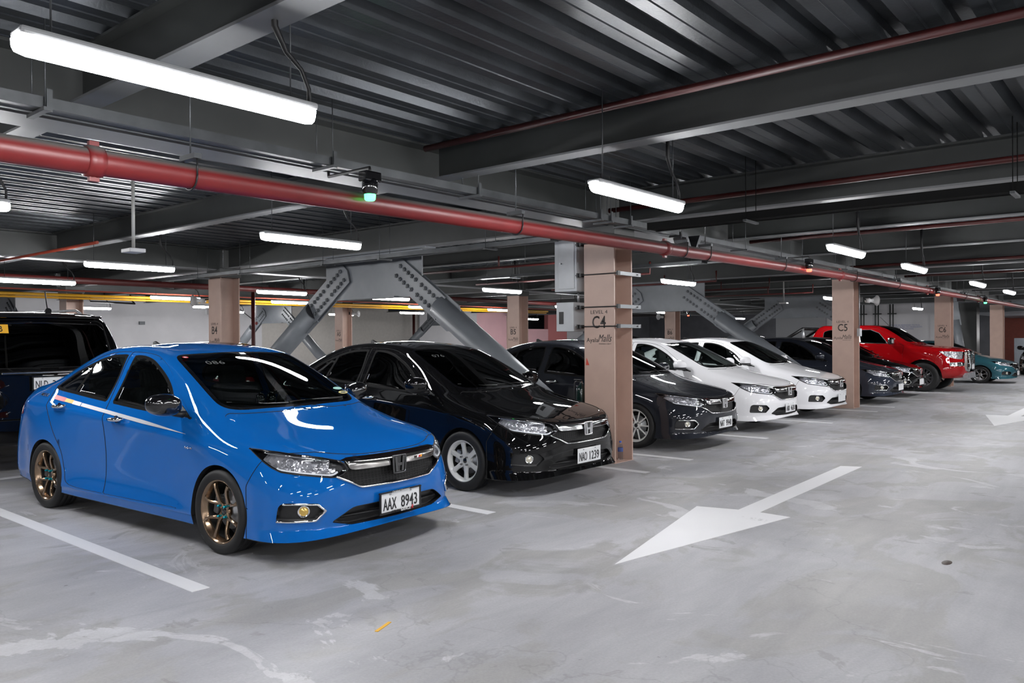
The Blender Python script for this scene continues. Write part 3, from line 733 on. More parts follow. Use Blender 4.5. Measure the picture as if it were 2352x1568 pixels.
# ------------------------------------------------------------------ wheels (axis along +x = outward)
def tyre_mesh(R=.288, W=.20, rr=.20):
    h = W/2; mb = MB(); fr = lambda a, b, x: (x, a, b)
    pr = [(rr, h*.80), (rr+.010, h*.93), (rr+.014, h*.945), (rr+.4*(R-rr), h*1.02), (rr+.6*(R-rr), h*1.03), (R-.016, h*.985), (R-.005, h*.88), (R-.001, h*.80)]
    for k in range(4):
        x = h*(.80-.42*k)
        pr += [(R, x-.002), (R, x-.034*W/.2*.9), (R-.006, x-.036*W/.2), (R-.006, x-.042*W/.2)] if k < 3 else []
    pr += [(R, -h*.45), (R-.003, -h*.84), (R-.018, -h*.98), (R-.045, -h*1.03), (rr, -h*.8)]
    mb.lathe(pr, rubber, 64, fr)
    return mb.mesh('tyre')
def rim_mesh(kind, m, R=.205, W=.20):
    fr = lambda a, b, x: (x, a, b); h = W/2; mb = MB()
    mb.lathe([(R-.012, -h*.85), (R-.022, -h*.5), (R-.030, h*.1), (R-.028, h*.42)], mat('rim_barrel', (.035, .035, .035, 1), .5, .5), 64, fr)
    lip = [(R-.028, h*.42), (R-.026, h*.55), (R-.012, h*.72), (R-.006, h*.86), (R+.002, h*.90), (R+.004, h*.80), (R-.002, h*.70)]
    mb.lathe(lip, m, 64, fr)
    def spoke(path, ws, xs, th=.022):
        """tapered flat bar along (radius, angle) path; ws half widths; xs outward positions"""
        pts = [(r*math.cos(a), r*math.sin(a)) for r, a in path]; n = len(pts); vs = []
        for i in range(n):
            p, q = pts[max(0, i-1)], pts[min(n-1, i+1)]; d = math.hypot(q[0]-p[0], q[1]-p[1]); nx, ny = -(q[1]-p[1])/d, (q[0]-p[0])/d
            x, y = pts[i]; w_ = ws[i]; X = xs[i]
            vs += [(X-th, x+nx*w_, y+ny*w_), (X-.006, x+nx*w_, y+ny*w_), (X, x+nx*w_*.45, y+ny*w_*.45), (X, x-nx*w_*.45, y-ny*w_*.45), (X-.006, x-nx*w_, y-ny*w_), (X-th, x-nx*w_, y-ny*w_)]
        fs = [(i*6+k, i*6+(k+1) % 6, (i+1)*6+(k+1) % 6, (i+1)*6+k) for i in range(n-1) for k in range(6)]
        mb.add(vs, fs, m, False)
    if kind == 'horn':       # four forked pairs of curved blades
        for k in range(4):
            a0 = PI/4+k*PI/2
            for s in (1, -1):
                path = [(.030, a0), (.055, a0+s*.03), (.075, a0+s*.11), (.093, a0+s*.22), (.112, a0+s*.315), (.135, a0+s*.375), (.162, a0+s*.40), (R-.020, a0+s*.385)]
                spoke(path, [.026, .020, .015, .0125, .0105, .010, .010, .014], [.052, .056, .061, .066, .072, .077, .081, .080])
        mb.lathe([(.0005, .050), (.030, .050), (.046, .046), (.05, .02)], m, 32, fr)
    elif kind == 'six':
        for k in range(6):
            a = PI/6+k*PI/3+.12
            spoke([(.03, a), (.07, a), (.12, a), (R-.02, a)], [.036, .025, .021, .026], [.050, .056, .062, .068])
        mb.lathe([(.0005, .052), (.050, .052), (.074, .048), (.078, .02)], m, 32, fr)
    elif kind == 'multi':
        for k in range(10):
            a = k*PI/5
            spoke([(.03, a), (.09, a), (R-.016, a)], [.012, .009, .009], [.045, .055, .066], .016)
        mb.lathe([(.0005, .048), (.045, .048), (.058, .040), (.06, .02)], m, 32, fr)
    elif kind == 'twelve':
        for k in range(12):
            a = k*PI/6
            spoke([(.04, a), (.10, a+.03), (R-.012, a)], [.014, .017, .030], [.040, .060, .072], .02)
        mb.lathe([(.0005, .055), (.035, .055), (.060, .045), (.062, .02)], m, 32, fr)
    elif kind == 'star':
        for k in range(6):
            a = k*PI/3+.2
            for s in (1, -1): spoke([(.03, a), (.10, a+s*.03), (R-.014, a+s*.17)], [.014, .010, .009], [.045, .058, .066], .016)
        mb.lathe([(.0005, .050), (.045, .050), (.058, .044), (.06, .02)], m, 32, fr)
    else:                    # five paired spokes
        for k in range(5):
            a = k*2*PI/5+.3
            for s in (1, -1): spoke([(.03, a+s*.3), (.10, a+s*.16), (R-.014, a+s*.13)], [.014, .013, .015], [.045, .058, .066], .018)
        mb.lathe([(.0005, .050), (.045, .050), (.060, .042), (.062, .02)], m, 32, fr)
    return mb.mesh('rim')
def disc_mesh():
    mb = MB(); fr = lambda a, b, x: (x, a, b)
    mb.lathe([(.0005, .012), (.07, .012), (.072, 0), (.13, 0), (.13, -.02), (.0005, -.02)], steel, 40, fr)
    return mb.mesh('brake_disc')
WM = {}
def wheel_set(key, kind, m, R=.288, rr=.205, W=.20, lug=None, caliper=None):
    if key in WM: return WM[key]
    d = dict(tyre=tyre_mesh(R, W, rr-.003), rim=rim_mesh(kind, m, rr, W), disc=WM.setdefault('_disc', disc_mesh()))
    mb = MB(); fr = lambda a, b, x: (x, a, b)
    mb.lathe([(.0005, .034), (.006, .034), (.009, .028), (.009, 0)], lug or dkchrome, 6, fr, False); d['lug'] = mb.mesh('lug_nut')
    mb = MB(); mb.lathe([(.0005, .012), (.018, .011), (.026, .004), (.027, 0)], gloss_bk, 24, fr); d['cap'] = mb.mesh('center_cap')
    mb = MB(); mb.box((.010, -.108, .03), (.06, .055, .13), caliper or mat('caliper_iron', (.12, .12, .12, 1), .5, .6), Matrix.Rotation(-.25, 3, 'X'), bev=.012); d['cal'] = mb.mesh('brake_caliper')
    d['R'] = R; d['W'] = W
    WM[key] = d; return d
def put_wheel(parent, ws, x, y, side, detail=True):
    W = link('wheel', ws['tyre'], parent, (side*(x), y, ws['R']), (0, 0, 0 if side > 0 else PI))
    link('rim', ws['rim'], W)
    if detail:
        link('brake_disc', ws['disc'], W); link('brake_caliper', ws['cal'], W); link('center_cap', ws['cap'], W, (.048, 0, 0))
        for k in range(4):
            a = PI/4+k*PI/2+.0; link('lug_nut', ws['lug'], W, (.046, .05*math.cos(a), .05*math.sin(a)))
    return W

def setm(o, i, m):
    o.material_slots[i].link = 'OBJECT'; o.material_slots[i].material = m
    return o
def plate(parent, txt, loc, frame=True, rz=0, txtm=None, w_=.39, h_=.14):
    wm = mat('plate_white', (.72, .73, .74, 1), .4, noise=.05); km = mat('plate_black', (.01, .01, .012, 1), .5)
    mb = MB(); mb.box((0, 0, 0), (w_, .004, h_), wm, bev=.0015)
    if frame:
        for z, d in ((h_/2, .010), (-h_/2, .014)): mb.box((0, -.002, z), (w_+.02, .012, d), black_pl)
        for x in (-w_/2, w_/2): mb.box((x, -.002, 0), (.012, .012, h_+.012), black_pl)
    mb.box((-.10, -.004, h_*.40), (.014, .006, .010), steel); mb.box((.10, -.004, h_*.40), (.014, .006, .010), steel)
    P = mb.build('license_plate', parent, loc, (0, 0, rz))
    if txt: [link('lettering', text_mesh(w_txt, .080, km, .003, 1, bold=.004, width=wd_), P, (xo, -.0025, -.010)) for w_txt, wd_, xo in zip(txt.split(), (.125, .160), (-.106, .084))]
    return P

def make_sedan(label, cat, loc, yaw, pm, tint, ws, lift=0.0, group=None, detail=True, pillar=None, mirror_m=None, plate_txt='', old_face=False, bodykit=True, fog_chrome=True, bar_m=None, glint=None, dim=None, plate_frame=False):
    if not SEDAN: build_sedan_meshes()
    M = SEDAN; root = empty('car', loc, yaw); tag(root, label, cat, group)
    gl = glass('glass_'+tint[0], tint[1]); clear = glass('lens_clear', (.92, .93, .95, 1), .9)
    up = (0, 0, lift)
    def P(n, key, mats=None, side=None, parent=root, loc=None):
        me = M[key]; o = link(n, me, parent, (loc if loc is not None else (up if parent is root else (0, 0, 0))))
        if side == -1: o.scale = (-1, 1, 1)
        for i, m in (mats or {}).items(): setm(o, i, m)
        return o
    P('body_shell', 'body', {0: pm}); P('underbody', 'underbody')
    hd = P('hood', 'hood', {0: pm}); fb = P('front_bumper', 'front_bumper', {0: pm})
    if detail: P('trunk_lid', 'trunk_lid', {0: pm}); P('rear_bumper', 'rear_bumper', {0: pm}); P('roof_antenna', 'antenna')
    w_ = P('windshield', 'windshield', {0: gl}); P('windshield_seal', 'frit', None, None, w_); P('rear_window', 'rear_window', {0: gl}); P('cowl', 'cowl'); P('wiper', 'wiper')
    for s in ((1, -1)):
        d = P('front_door', 'front_door', {0: pm}, s); P('door_window', 'front_glass', {0: gl}, None, d); P('mirror_sail', 'sail', None, None, d); P('window_trim', 'ftrim', None, None, d)
        P('door_handle', 'handle_f', None, None, d); 
        d2 = P('rear_door', 'rear_door', {0: pm}, s); P('door_window', 'rear_glass', {0: gl}, None, d2); P('quarter_window', 'quarter', {0: gl}, None, d2); P('window_trim', 'rtrim', None, None, d2); P('door_handle', 'handle_r', None, None, d2)
        P('side_sill', 'side_sill', {0: pm}, s)
        mm = mirror_m or pm
        mi = P('side_mirror', 'mirror', {0: mm, 1: black_pl if mirror_m is None else mm}, s); P('mirror_stalk', 'mirror_arm', None, None, mi); P('mirror_glass', 'mirror_glass', None, None, mi)
        h = P('headlight', 'headlight', {0: clear}, s); P('reflector', 'headlight_bowl', None, None, h); [link('lamp_cup', q, h) for q in M['cups']]; P('light_guide', 'drl', None, None, h); P('chrome_brow', 'brow', None, None, h)
        P('taillight', 'taillight', None, s)
        fz = P('fog_bezel', 'fog', {0: black_pl}, s); P('fog_lamp', 'fog_lamp', None, None, fz)
        if fog_chrome: P('chrome_trim', 'fog_chrome', None, None, fz)
        for y in (0, 2.6): put_wheel(root, ws, .745, y, s, detail)
    g = P('grille', 'grille'); P('grille_top', 'grille_top', None, None, g)
    P('grille_bar', 'grille_bar', {0: bar_m} if bar_m else None, None, g); P('grille_trim', 'grille_trim', None, None, g)
    E_ = P('emblem', 'emblem', None, None, g, (0, -.888, .592))
    if bar_m is not None: setm(E_, 0, mat('emblem_dark', (.16, .16, .165, 1), .15, 1))
    it = P('lower_intake', 'intake'); P('intake_bar', 'intake_bar', None, None, it)
    if detail:
        P('cabin_floor', 'cabin'); P('dashboard', 'dash'); P('steering_wheel', 'steer')
        for x in (-.37, .37): P('seat', 'seat', None, None, root, (x, 0, lift))
        P('rear_bench', 'bench')
    else: P('cabin_floor', 'cabin')
    plate(root, plate_txt, (0, -.902, .338+lift), plate_frame, 0)
    return root
# ------------------------------------------------------------------ pickup and large wagon
def expand(T):
    """rows given as (s5,t5,z5, s4,t4,z4, s3,t3,z3, s2,z2, s0,z0): centre points filled in"""
    R = []
    for a in T:
        s5, t5, z5, s4, t4, z4, s3, t3, z3, s2, z2, s0, z0 = a
        R.append([(s5, t5, z5), (s4, t4, z4), (s3, t3, z3), (s2, t3*.66, z2), (s0+(s2-s0)*.25, t3*.33, z0-(z0-z2)*.25), (s0, 0, z0)])
    return R
def body_from(T, ks, front, corner, rear, side, cr):
    """ks: heights k4..k0; front[a] = (s,t) for the six front stations; side(s,j) -> t"""
    WF = [[(front[a][0]+d, front[a][1]*f, z) for z, d, f in ks] for a in range(6)]
    WS = [[(r[0][0], side(r[0][0], j), ks[j][0]) for j in range(5)] for r in T[1:-1]]
    WC = [(corner[0], corner[1], z) for z, d, f in ks]
    WR = [[(rear, t, z) for z, d, f in ks] for t in (corner[1]*.8, corner[1]*.6, corner[1]*.4, corner[1]*.2, 0)]
    vs, fs, c = cage_half(T, WF, WS, WC, WR, cr)
    bm = fit_body(vs, fs, c, 3); return bm, bm.faces.layers.int.new('lab')

def make_pickup(label, loc, yaw, pm):
    from mathutils.bvhtree import BVHTree
    T = expand([
     (-.62, .80, 1.07, -.74, .68, 1.09, -.82, .54, 1.10, -.87, 1.105, -.89, 1.11),
     (-.36, .89, 1.10, -.42, .74, 1.155, -.48, .56, 1.165, -.54, 1.17, -.56, 1.175),
     (0, .915, 1.14, -.02, .77, 1.195, -.04, .58, 1.21, -.08, 1.215, -.10, 1.22),
     (.35, .915, 1.18, .33, .81, 1.235, .38, .70, 1.285, .22, 1.262, .17, 1.262),
     (.62, .912, 1.215, .62, .82, 1.31, .64, .685, 1.45, .52, 1.45, .48, 1.455),
     (.90, .910, 1.235, .90, .80, 1.42, .91, .655, 1.62, .80, 1.635, .76, 1.645),
     (1.25, .908, 1.25, 1.23, .79, 1.48, 1.20, .635, 1.715, 1.12, 1.748, 1.10, 1.76),
     (1.80, .908, 1.262, 1.80, .785, 1.51, 1.80, .63, 1.748, 1.80, 1.78, 1.80, 1.79),
     (2.45, .908, 1.275, 2.45, .785, 1.51, 2.45, .63, 1.738, 2.45, 1.768, 2.45, 1.778),
     (2.83, .908, 1.28, 2.86, .80, 1.48, 2.82, .63, 1.69, 2.80, 1.73, 2.80, 1.74),
     (2.96, .908, 1.285, 2.97, .84, 1.335, 2.97, .66, 1.345, 2.97, 1.345, 2.97, 1.345),
     (3.12, .908, 1.290, 3.12, .85, 1.30, 3.12, .66, 1.30, 3.12, 1.30, 3.12, 1.30),
     (3.8, .905, 1.295, 3.8, .85, 1.305, 3.8, .66, 1.305, 3.8, 1.305, 3.8, 1.305),
     (4.32, .88, 1.295, 4.36, .78, 1.305, 4.38, .62, 1.305, 4.38, 1.305, 4.38, 1.305)])
    ks = [(.98, -.03, 1.0), (.79, -.05, 1.02), (.60, -.06, 1.04), (.45, -.03, 1.04), (.37, .04, 1.0)]
    front = [(-.90, 0), (-.89, .19), (-.87, .38), (-.80, .58), (-.68, .74), (-.50, .86)]
    def side(s, j):
        fl = max(0, 1-abs(s)/.6)+max(0, 1-abs(s-3.0)/.6); return [.925, .93, .93, .93, .90][j]+.025*min(1, fl)
    bm, lay = body_from(T, ks, front, (4.36, .90), 4.42, side, [('W', 7, 17, 1, .5), ('T', 3, 10, 0, .5)])
    bvh = BVHTree.FromBMesh(bm)
    wsp = [(.24, 0), (.27, .3), (.38, .60), (.44, .665), (.64, .66), (.90, .625), (1.14, .585), (1.16, .50), (1.08, .25), (1.06, 0)]; wsp += [(a, -b) for a, b in wsp[-2:0:-1]]
    cut(bm, lambda P: (sdf(wsp, P[:, 1], P[:, 0]), P[:, 2] > 1.1), lay, 1)
    S = lambda poly: (lambda P: (sdf(poly, P[:, 1], P[:, 2]), P[:, 0] > .5))
    cut(bm, S([(.86, 1.27), (1.83, 1.29), (1.83, 1.66), (1.35, 1.655), (1.12, 1.56)]), lay, 2)
    cut(bm, S([(1.93, 1.295), (2.52, 1.31), (2.62, 1.40), (2.62, 1.60), (2.50, 1.655), (1.93, 1.66)]), lay, 3)
    F = lambda pts: [(fa(s, t), z) for s, t, z in pts]
    cut(bm, pF(lambda P: (np.arctan2(-(P[:, 1]+.15), P[:, 0]-.25), P[:, 2], P[:, 1] < -.1), F([(-.36, .90, 1.075), (-.55, .86, .93), (-.72, .76, .88), (-.80, .64, .86), (-.86, .52, .87), (-.87, .46, 1.05), (-.80, .60, 1.06)])), lay, 4)
    cz = 2.6
    FP = lambda P: (np.arctan2(-(P[:, 1]+.15), P[:, 0]-.25), P[:, 2], P[:, 1] < -.1)
    cut(bm, pF(FP, [(fa(-.87, .47), 1.06), (fa(-.88, .45), .60), (fa(-.93, .35), .52), (cz, .52), (cz, 1.085), (fa(-.9, 0), 1.085)]), lay, 5)
    cut(bm, pF(FP, F([(-.60, .84, .78), (-.62, .85, .68), (-.86, .60, .68), (-.90, .49, .70), (-.90, .49, .76), (-.86, .60, .79)])), lay, 6)
    cut(bm, lambda P: (sdf([(.16, 0), (.2, .4), (.30, .64), (.2, .80), (-.2, .80), (-.55, .76), (-.70, .66), (-.8, .5), (-.86, .2), (-.87, 0), (-.86, -.3), (.16, -.3)], P[:, 1], P[:, 0]), P[:, 2] > 1.02), lay, 7)
    cut(bm, S([(.52, .42), (.50, .9), (.46, 1.2), (.9, 1.50), (1.2, 1.69), (1.88, 1.70), (1.88, .42)]), lay, 8)
    cut(bm, S([(1.88, .42), (1.88, 1.70), (2.55, 1.69), (2.72, 1.60), (2.72, 1.2), (2.62, .9), (2.48, .6), (2.46, .42)]), lay, 9)
    cut(bm, lambda P: (sdf([(3.04, -.2), (3.04, .80), (4.36, .80), (4.36, -.2)], P[:, 1], P[:, 0]), P[:, 2] > 1.2), lay, 10)
    for yc in (0, 3.0):
        cut(bm, lambda P, yc=yc: (np.hypot(P[:, 1]-yc, P[:, 2]-.40)-.455, P[:, 0] > .5), lay, 99, only=tuple(range(12)))
    root = empty('pickup_truck', loc, yaw); tag(root, label, 'pickup truck')
    def panel(n, l, mats, mir=True, gap=True, side=0, parent=root, rec=None):
        nb = pull(bm, lay, l)
        if mir: mirrored(nb)
        if rec: recess(nb, rec, 1)
        elif gap: rim(nb, .004, -.004)
        me = to_mesh(nb, n, mats); o = link(n, me, parent)
        if side == 2:
            q = link(n, me, parent); q.scale = (-1, 1, 1); return o, q
        return o
    gl = glass('glass_dark', (.035, .04, .04, 1))
    nb = pull(bm, lay, 0); mirrored(nb); link('body_shell', to_mesh(nb, 'body_shell', [pm]), root)
    panel('windshield', 1, [gl, black_pl]); panel('hood', 7, [pm, seam_m]); panel('bed_cover', 10, [black_pl, seam_m])
    d = panel('front_door', 8, [pm, seam_m], False, True, 2); e = panel('rear_door', 9, [pm, seam_m], False, True, 2)
    for par, l in ((d, 2), (e, 3)):
        nb = pull(bm, lay, l); rim(nb, .012, -.003); me = to_mesh(nb, 'door_window', [gl, black_pl])
        for p_ in par: link('door_window', me, p_)
    for l, n, m1, rc in ((4, 'headlight', facets('lamp_facets'), (-.01, .03, 0)), (6, 'fog_bezel', chrome, (-.01, .02, 0))):
        nb = pull(bm, lay, l); recess(nb, rc, 1); me = to_mesh(nb, n, [m1, gloss_bk])
        for s in (1, -1):
            o = link(n, me, root); o.scale = (s, 1, 1)
    g = panel('grille', 5, [gloss_bk, gloss_bk], True, False, 0, root, (0, .04, 0))
    mb = MB()
    for z in (.62, .74, .86, .98): mb.tube([(-.42, -.90, z), (0, -.925, z), (.42, -.90, z)], .014, chrome, 8)
    for s in (1, -1): mb.prism([(.46, 1.05), (.50, 1.04), (.52, .66), (.46, .56), (.43, .58)], -.955, -.90, chrome, lambda a, b, h, s=s: (s*a, h, b))
    mb.build('grille_bars', g)
    mb = MB(); mb.prism([(-.55, .36), (.55, .36), (.48, .50), (-.48, .50)], -.97, -.86, steel, lambda a, b, h: (a, h, b)); mb.build('skid_plate', root)
    ML = SEDAN['mirror']
    for s in (1, -1):
        mb = MB(); mb.box((s*1.02, .74, 1.335), (.24, .16, .19), chrome, bev=.045); M_ = mb.build('side_mirror', root); mb = MB(); mb.tube([(s*.95, .74, 1.29), (s*.86, .74, 1.26)], .03, black_pl, 8); mb.build('mirror_stalk', M_)
    for y in (1.60, 2.42):
        mb = MB(); mb.tube([(.925, y, 1.10), (.955, y+.03, 1.10), (.955, y+.15, 1.10), (.925, y+.18, 1.10)], .016, chrome, 8); mb.build('door_handle', d[0] if y < 2 else e[0])
    mb = MB(); mb.tube([(.70, 3.9, 1.30), (.66, 3.25, 1.70), (-.66, 3.25, 1.70), (-.70, 3.9, 1.30)], .045, black_pl, 10); mb.tube([(.66, 3.25, 1.70), (.66, 3.2, 1.3)], .04, steel, 10); mb.tube([(-.66, 3.25, 1.70), (-.66, 3.2, 1.3)], .04, steel, 10); mb.build('roll_bar', root)
    mb = MB(); mb.box2((-.75, -.70, .40), (.75, 4.3, .50), black_pl)
    for y0 in (0, 3.0):
        for s in (1, -1):
            pts = [(.46*math.cos(PI*k/14), .46*math.sin(PI*k/14)) for k in range(15)]
            vs = [(s*x, y0+a, .40+b) for x in (.5, .86) for a, b in pts]; mb.add(vs, [(k, k+1, 16+k, 15+k) for k in range(14)], black_pl); mb.add(vs[:15], [tuple(range(15))], black_pl)
    mb.build('underbody', root)
    mb = MB(); mb.tube([(.45, 1.15, 1.74), (.45, 1.42, 2.02)], .006, black_pl, 6); mb.build('antenna', root)
    ws = wheel_set('truck', 'twelve', mat('wheel_dark', (.10, .10, .105, 1), .3, .6), .385, .235, .26)
    for s in (1, -1):
        for y in (0, 3.0): put_wheel(root, ws, .80, y, s, True)
    plate(root, '', (0, -1.0, .66)); bm.free()
    return root

def make_wagon(label, loc, yaw, pm, txt='', sticker=True):
    """tall black wagon seen from behind; local y=0 is its tail"""
    T = expand([
     (.14, .86, 1.08, .05, .74, 1.10, .02, .56, 1.11, .01, 1.115, 0, 1.115),
     (.30, .915, 1.08, .22, .86, 1.26, .13, .76, 1.33, .10, 1.34, .09, 1.345),
     (.48, .92, 1.08, .40, .83, 1.42, .25, .735, 1.60, .19, 1.645, .18, 1.655),
     (.70, .925, 1.08, .64, .81, 1.48, .44, .715, 1.735, .34, 1.775, .32, 1.785),
     (1.1, .925, 1.07, 1.1, .80, 1.48, 1.1, .70, 1.765, 1.1, 1.81, 1.1, 1.82),
     (2.0, .92, 1.06, 2.0, .80, 1.48, 2.0, .70, 1.78, 2.0, 1.825, 2.0, 1.835),
     (2.8, .92, 1.05, 2.8, .79, 1.46, 2.8, .69, 1.75, 2.8, 1.79, 2.8, 1.80),
     (3.2, .91, 1.04, 3.22, .79, 1.30, 3.25, .68, 1.50, 3.3, 1.52, 3.32, 1.53),
     (3.6, .91, 1.03, 3.62, .80, 1.12, 3.66, .66, 1.16, 3.7, 1.17, 3.72, 1.17),
     (4.2, .90, 1.0, 4.2, .80, 1.06, 4.2, .64, 1.08, 4.2, 1.09, 4.2, 1.09),
     (4.60, .82, .94, 4.66, .72, .96, 4.70, .56, .97, 4.72, .97, 4.73, .97)])
    ks = [(.93, -.01, 1.02), (.75, -.03, 1.03), (.58, -.05, 1.03), (.42, -.04, 1.02), (.33, .0, 1.0)]
    front = [(0, 0), (.005, .19), (.02, .40), (.06, .60), (.13, .77), (.26, .88)]
    bm, lay = body_from(T, ks, front, (4.68, .86), 4.80, lambda s, j: [.94, .945, .945, .94, .91][j], [('T', 2, 8, 0, .4), ('W', 0, 22, 0, .5)])
    R = lambda poly, zmin=.5: (lambda P: (sdf(poly, P[:, 0], P[:, 2]), P[:, 1] < .62))
    cut(bm, R([(-.2, 1.17), (.68, 1.17), (.705, 1.22), (.66, 1.60), (.60, 1.655), (-.2, 1.68)]), lay, 1)
    cut(bm, lambda P: (sdf([(.42, 1.13), (.60, 1.14), (1.20, 1.14), (1.20, 1.62), (.72, 1.60), (.55, 1.45)], P[:, 1], P[:, 2]), P[:, 0] > .74), lay, 2)
    cut(bm, lambda P: (sdf([(1.28, 1.13), (2.9, 1.11), (2.75, 1.55), (2.4, 1.64), (1.28, 1.64)], P[:, 1], P[:, 2]), P[:, 0] > .7), lay, 3)
    cut(bm, R([(.52, .98), (.54, 1.09), (.95, 1.09), (.99, .96), (.80, .90)]), lay, 4)
    cut(bm, R([(-.2, .60), (.70, .60), (.74, 1.0), (.72, 1.30), (.665, 1.66), (.60, 1.70), (-.2, 1.72)]), lay, 5)
    for yc in (.98, 3.75): cut(bm, lambda P, yc=yc: (np.hypot(P[:, 1]-yc, P[:, 2]-.38)-.42, P[:, 0] > .5), lay, 99, only=tuple(range(9)))
    root = empty('wagon', loc, yaw); tag(root, label, 'car'); gl = glass('glass_black', (.004, .004, .004, 1), .8)
    nb = pull(bm, lay, 0); mirrored(nb); link('body_shell', to_mesh(nb, 'body_shell', [pm]), root)
    nb = pull(bm, lay, 5); mirrored(nb); rim(nb, .005, -.005); tg = link('tailgate', to_mesh(nb, 'tailgate', [pm, seam_m]), root)
    nb = pull(bm, lay, 1); mirrored(nb); rim(nb, .006, -.003); link('rear_window', to_mesh(nb, 'rear_window', [gl, gloss_bk]), tg)
    for l, n in ((2, 'quarter_window'), (3, 'door_window')):
        nb = pull(bm, lay, l); rim(nb, .012, -.003); me = to_mesh(nb, n, [gl, gloss_bk])
        for s in (1, -1):
            o = link(n, me, root); o.scale = (s, 1, 1)
    nb = pull(bm, lay, 4); rim(nb, .005, -.002); me = to_mesh(nb, 'taillight', [mat('smoked_red', (.06, .008, .008, 1), .15, coat=1), chrome])
    for s in (1, -1):
        o = link('taillight', me, root); o.scale = (s, 1, 1)
    mb = MB(); mb.box((0, -.03, 1.115), (1.0, .035, .028), dkchrome, bev=.008); mb.build('chrome_strip', tg)
    mb = MB(); mb.box((0, .17, 1.735), (1.14, .30, .03), pm, bev=.012); mb.build('roof_spoiler', root)
    mb = MB(); mb.tube([(.22, .72, 1.80), (.22, .66, 1.83)], .035, black_pl, 10); mb.tube([(.22, .69, 1.83), (.16, .60, 2.05)], .007, black_pl, 6); mb.build('roof_antenna', root)
    for s in (1, -1): mb = MB(); mb.tube([(s*.62, .75, 1.80), (s*.62, .9, 1.845), (s*.62, 2.6, 1.86), (s*.62, 2.75, 1.81)], .016, steel, 8); mb.build('roof_rail', root)
    mb = MB(); mb.box2((-.75, .2, .36), (.75, 4.5, .46), black_pl); mb.build('underbody', root)
    ws = wheel_set('wagon', 'five', mat('wheel_silver', (.42, .42, .43, 1), .25, .8), .37, .23, .24)
    for s in (1, -1):
        for y in (.98, 3.75): put_wheel(root, ws, .82, y, s, False)
    plate(root, txt, (0, -.045, .995))
    if sticker:
        mb = MB(); mb.box((0, 0, 0), (.30, .004, .10), mat('sticker_yellow', srgb(222, 165, 20), .5)); P = mb.build('window_sticker', tg, (-.53, .125, 1.60), (-.28, 0, 0)); link('lettering', text_mesh('1535B', .065, mat('plate_black', (.01, .01, .012, 1), .5), .002, .8, bold=.01), P, (0, -.003, 0))
    bm.free(); return root
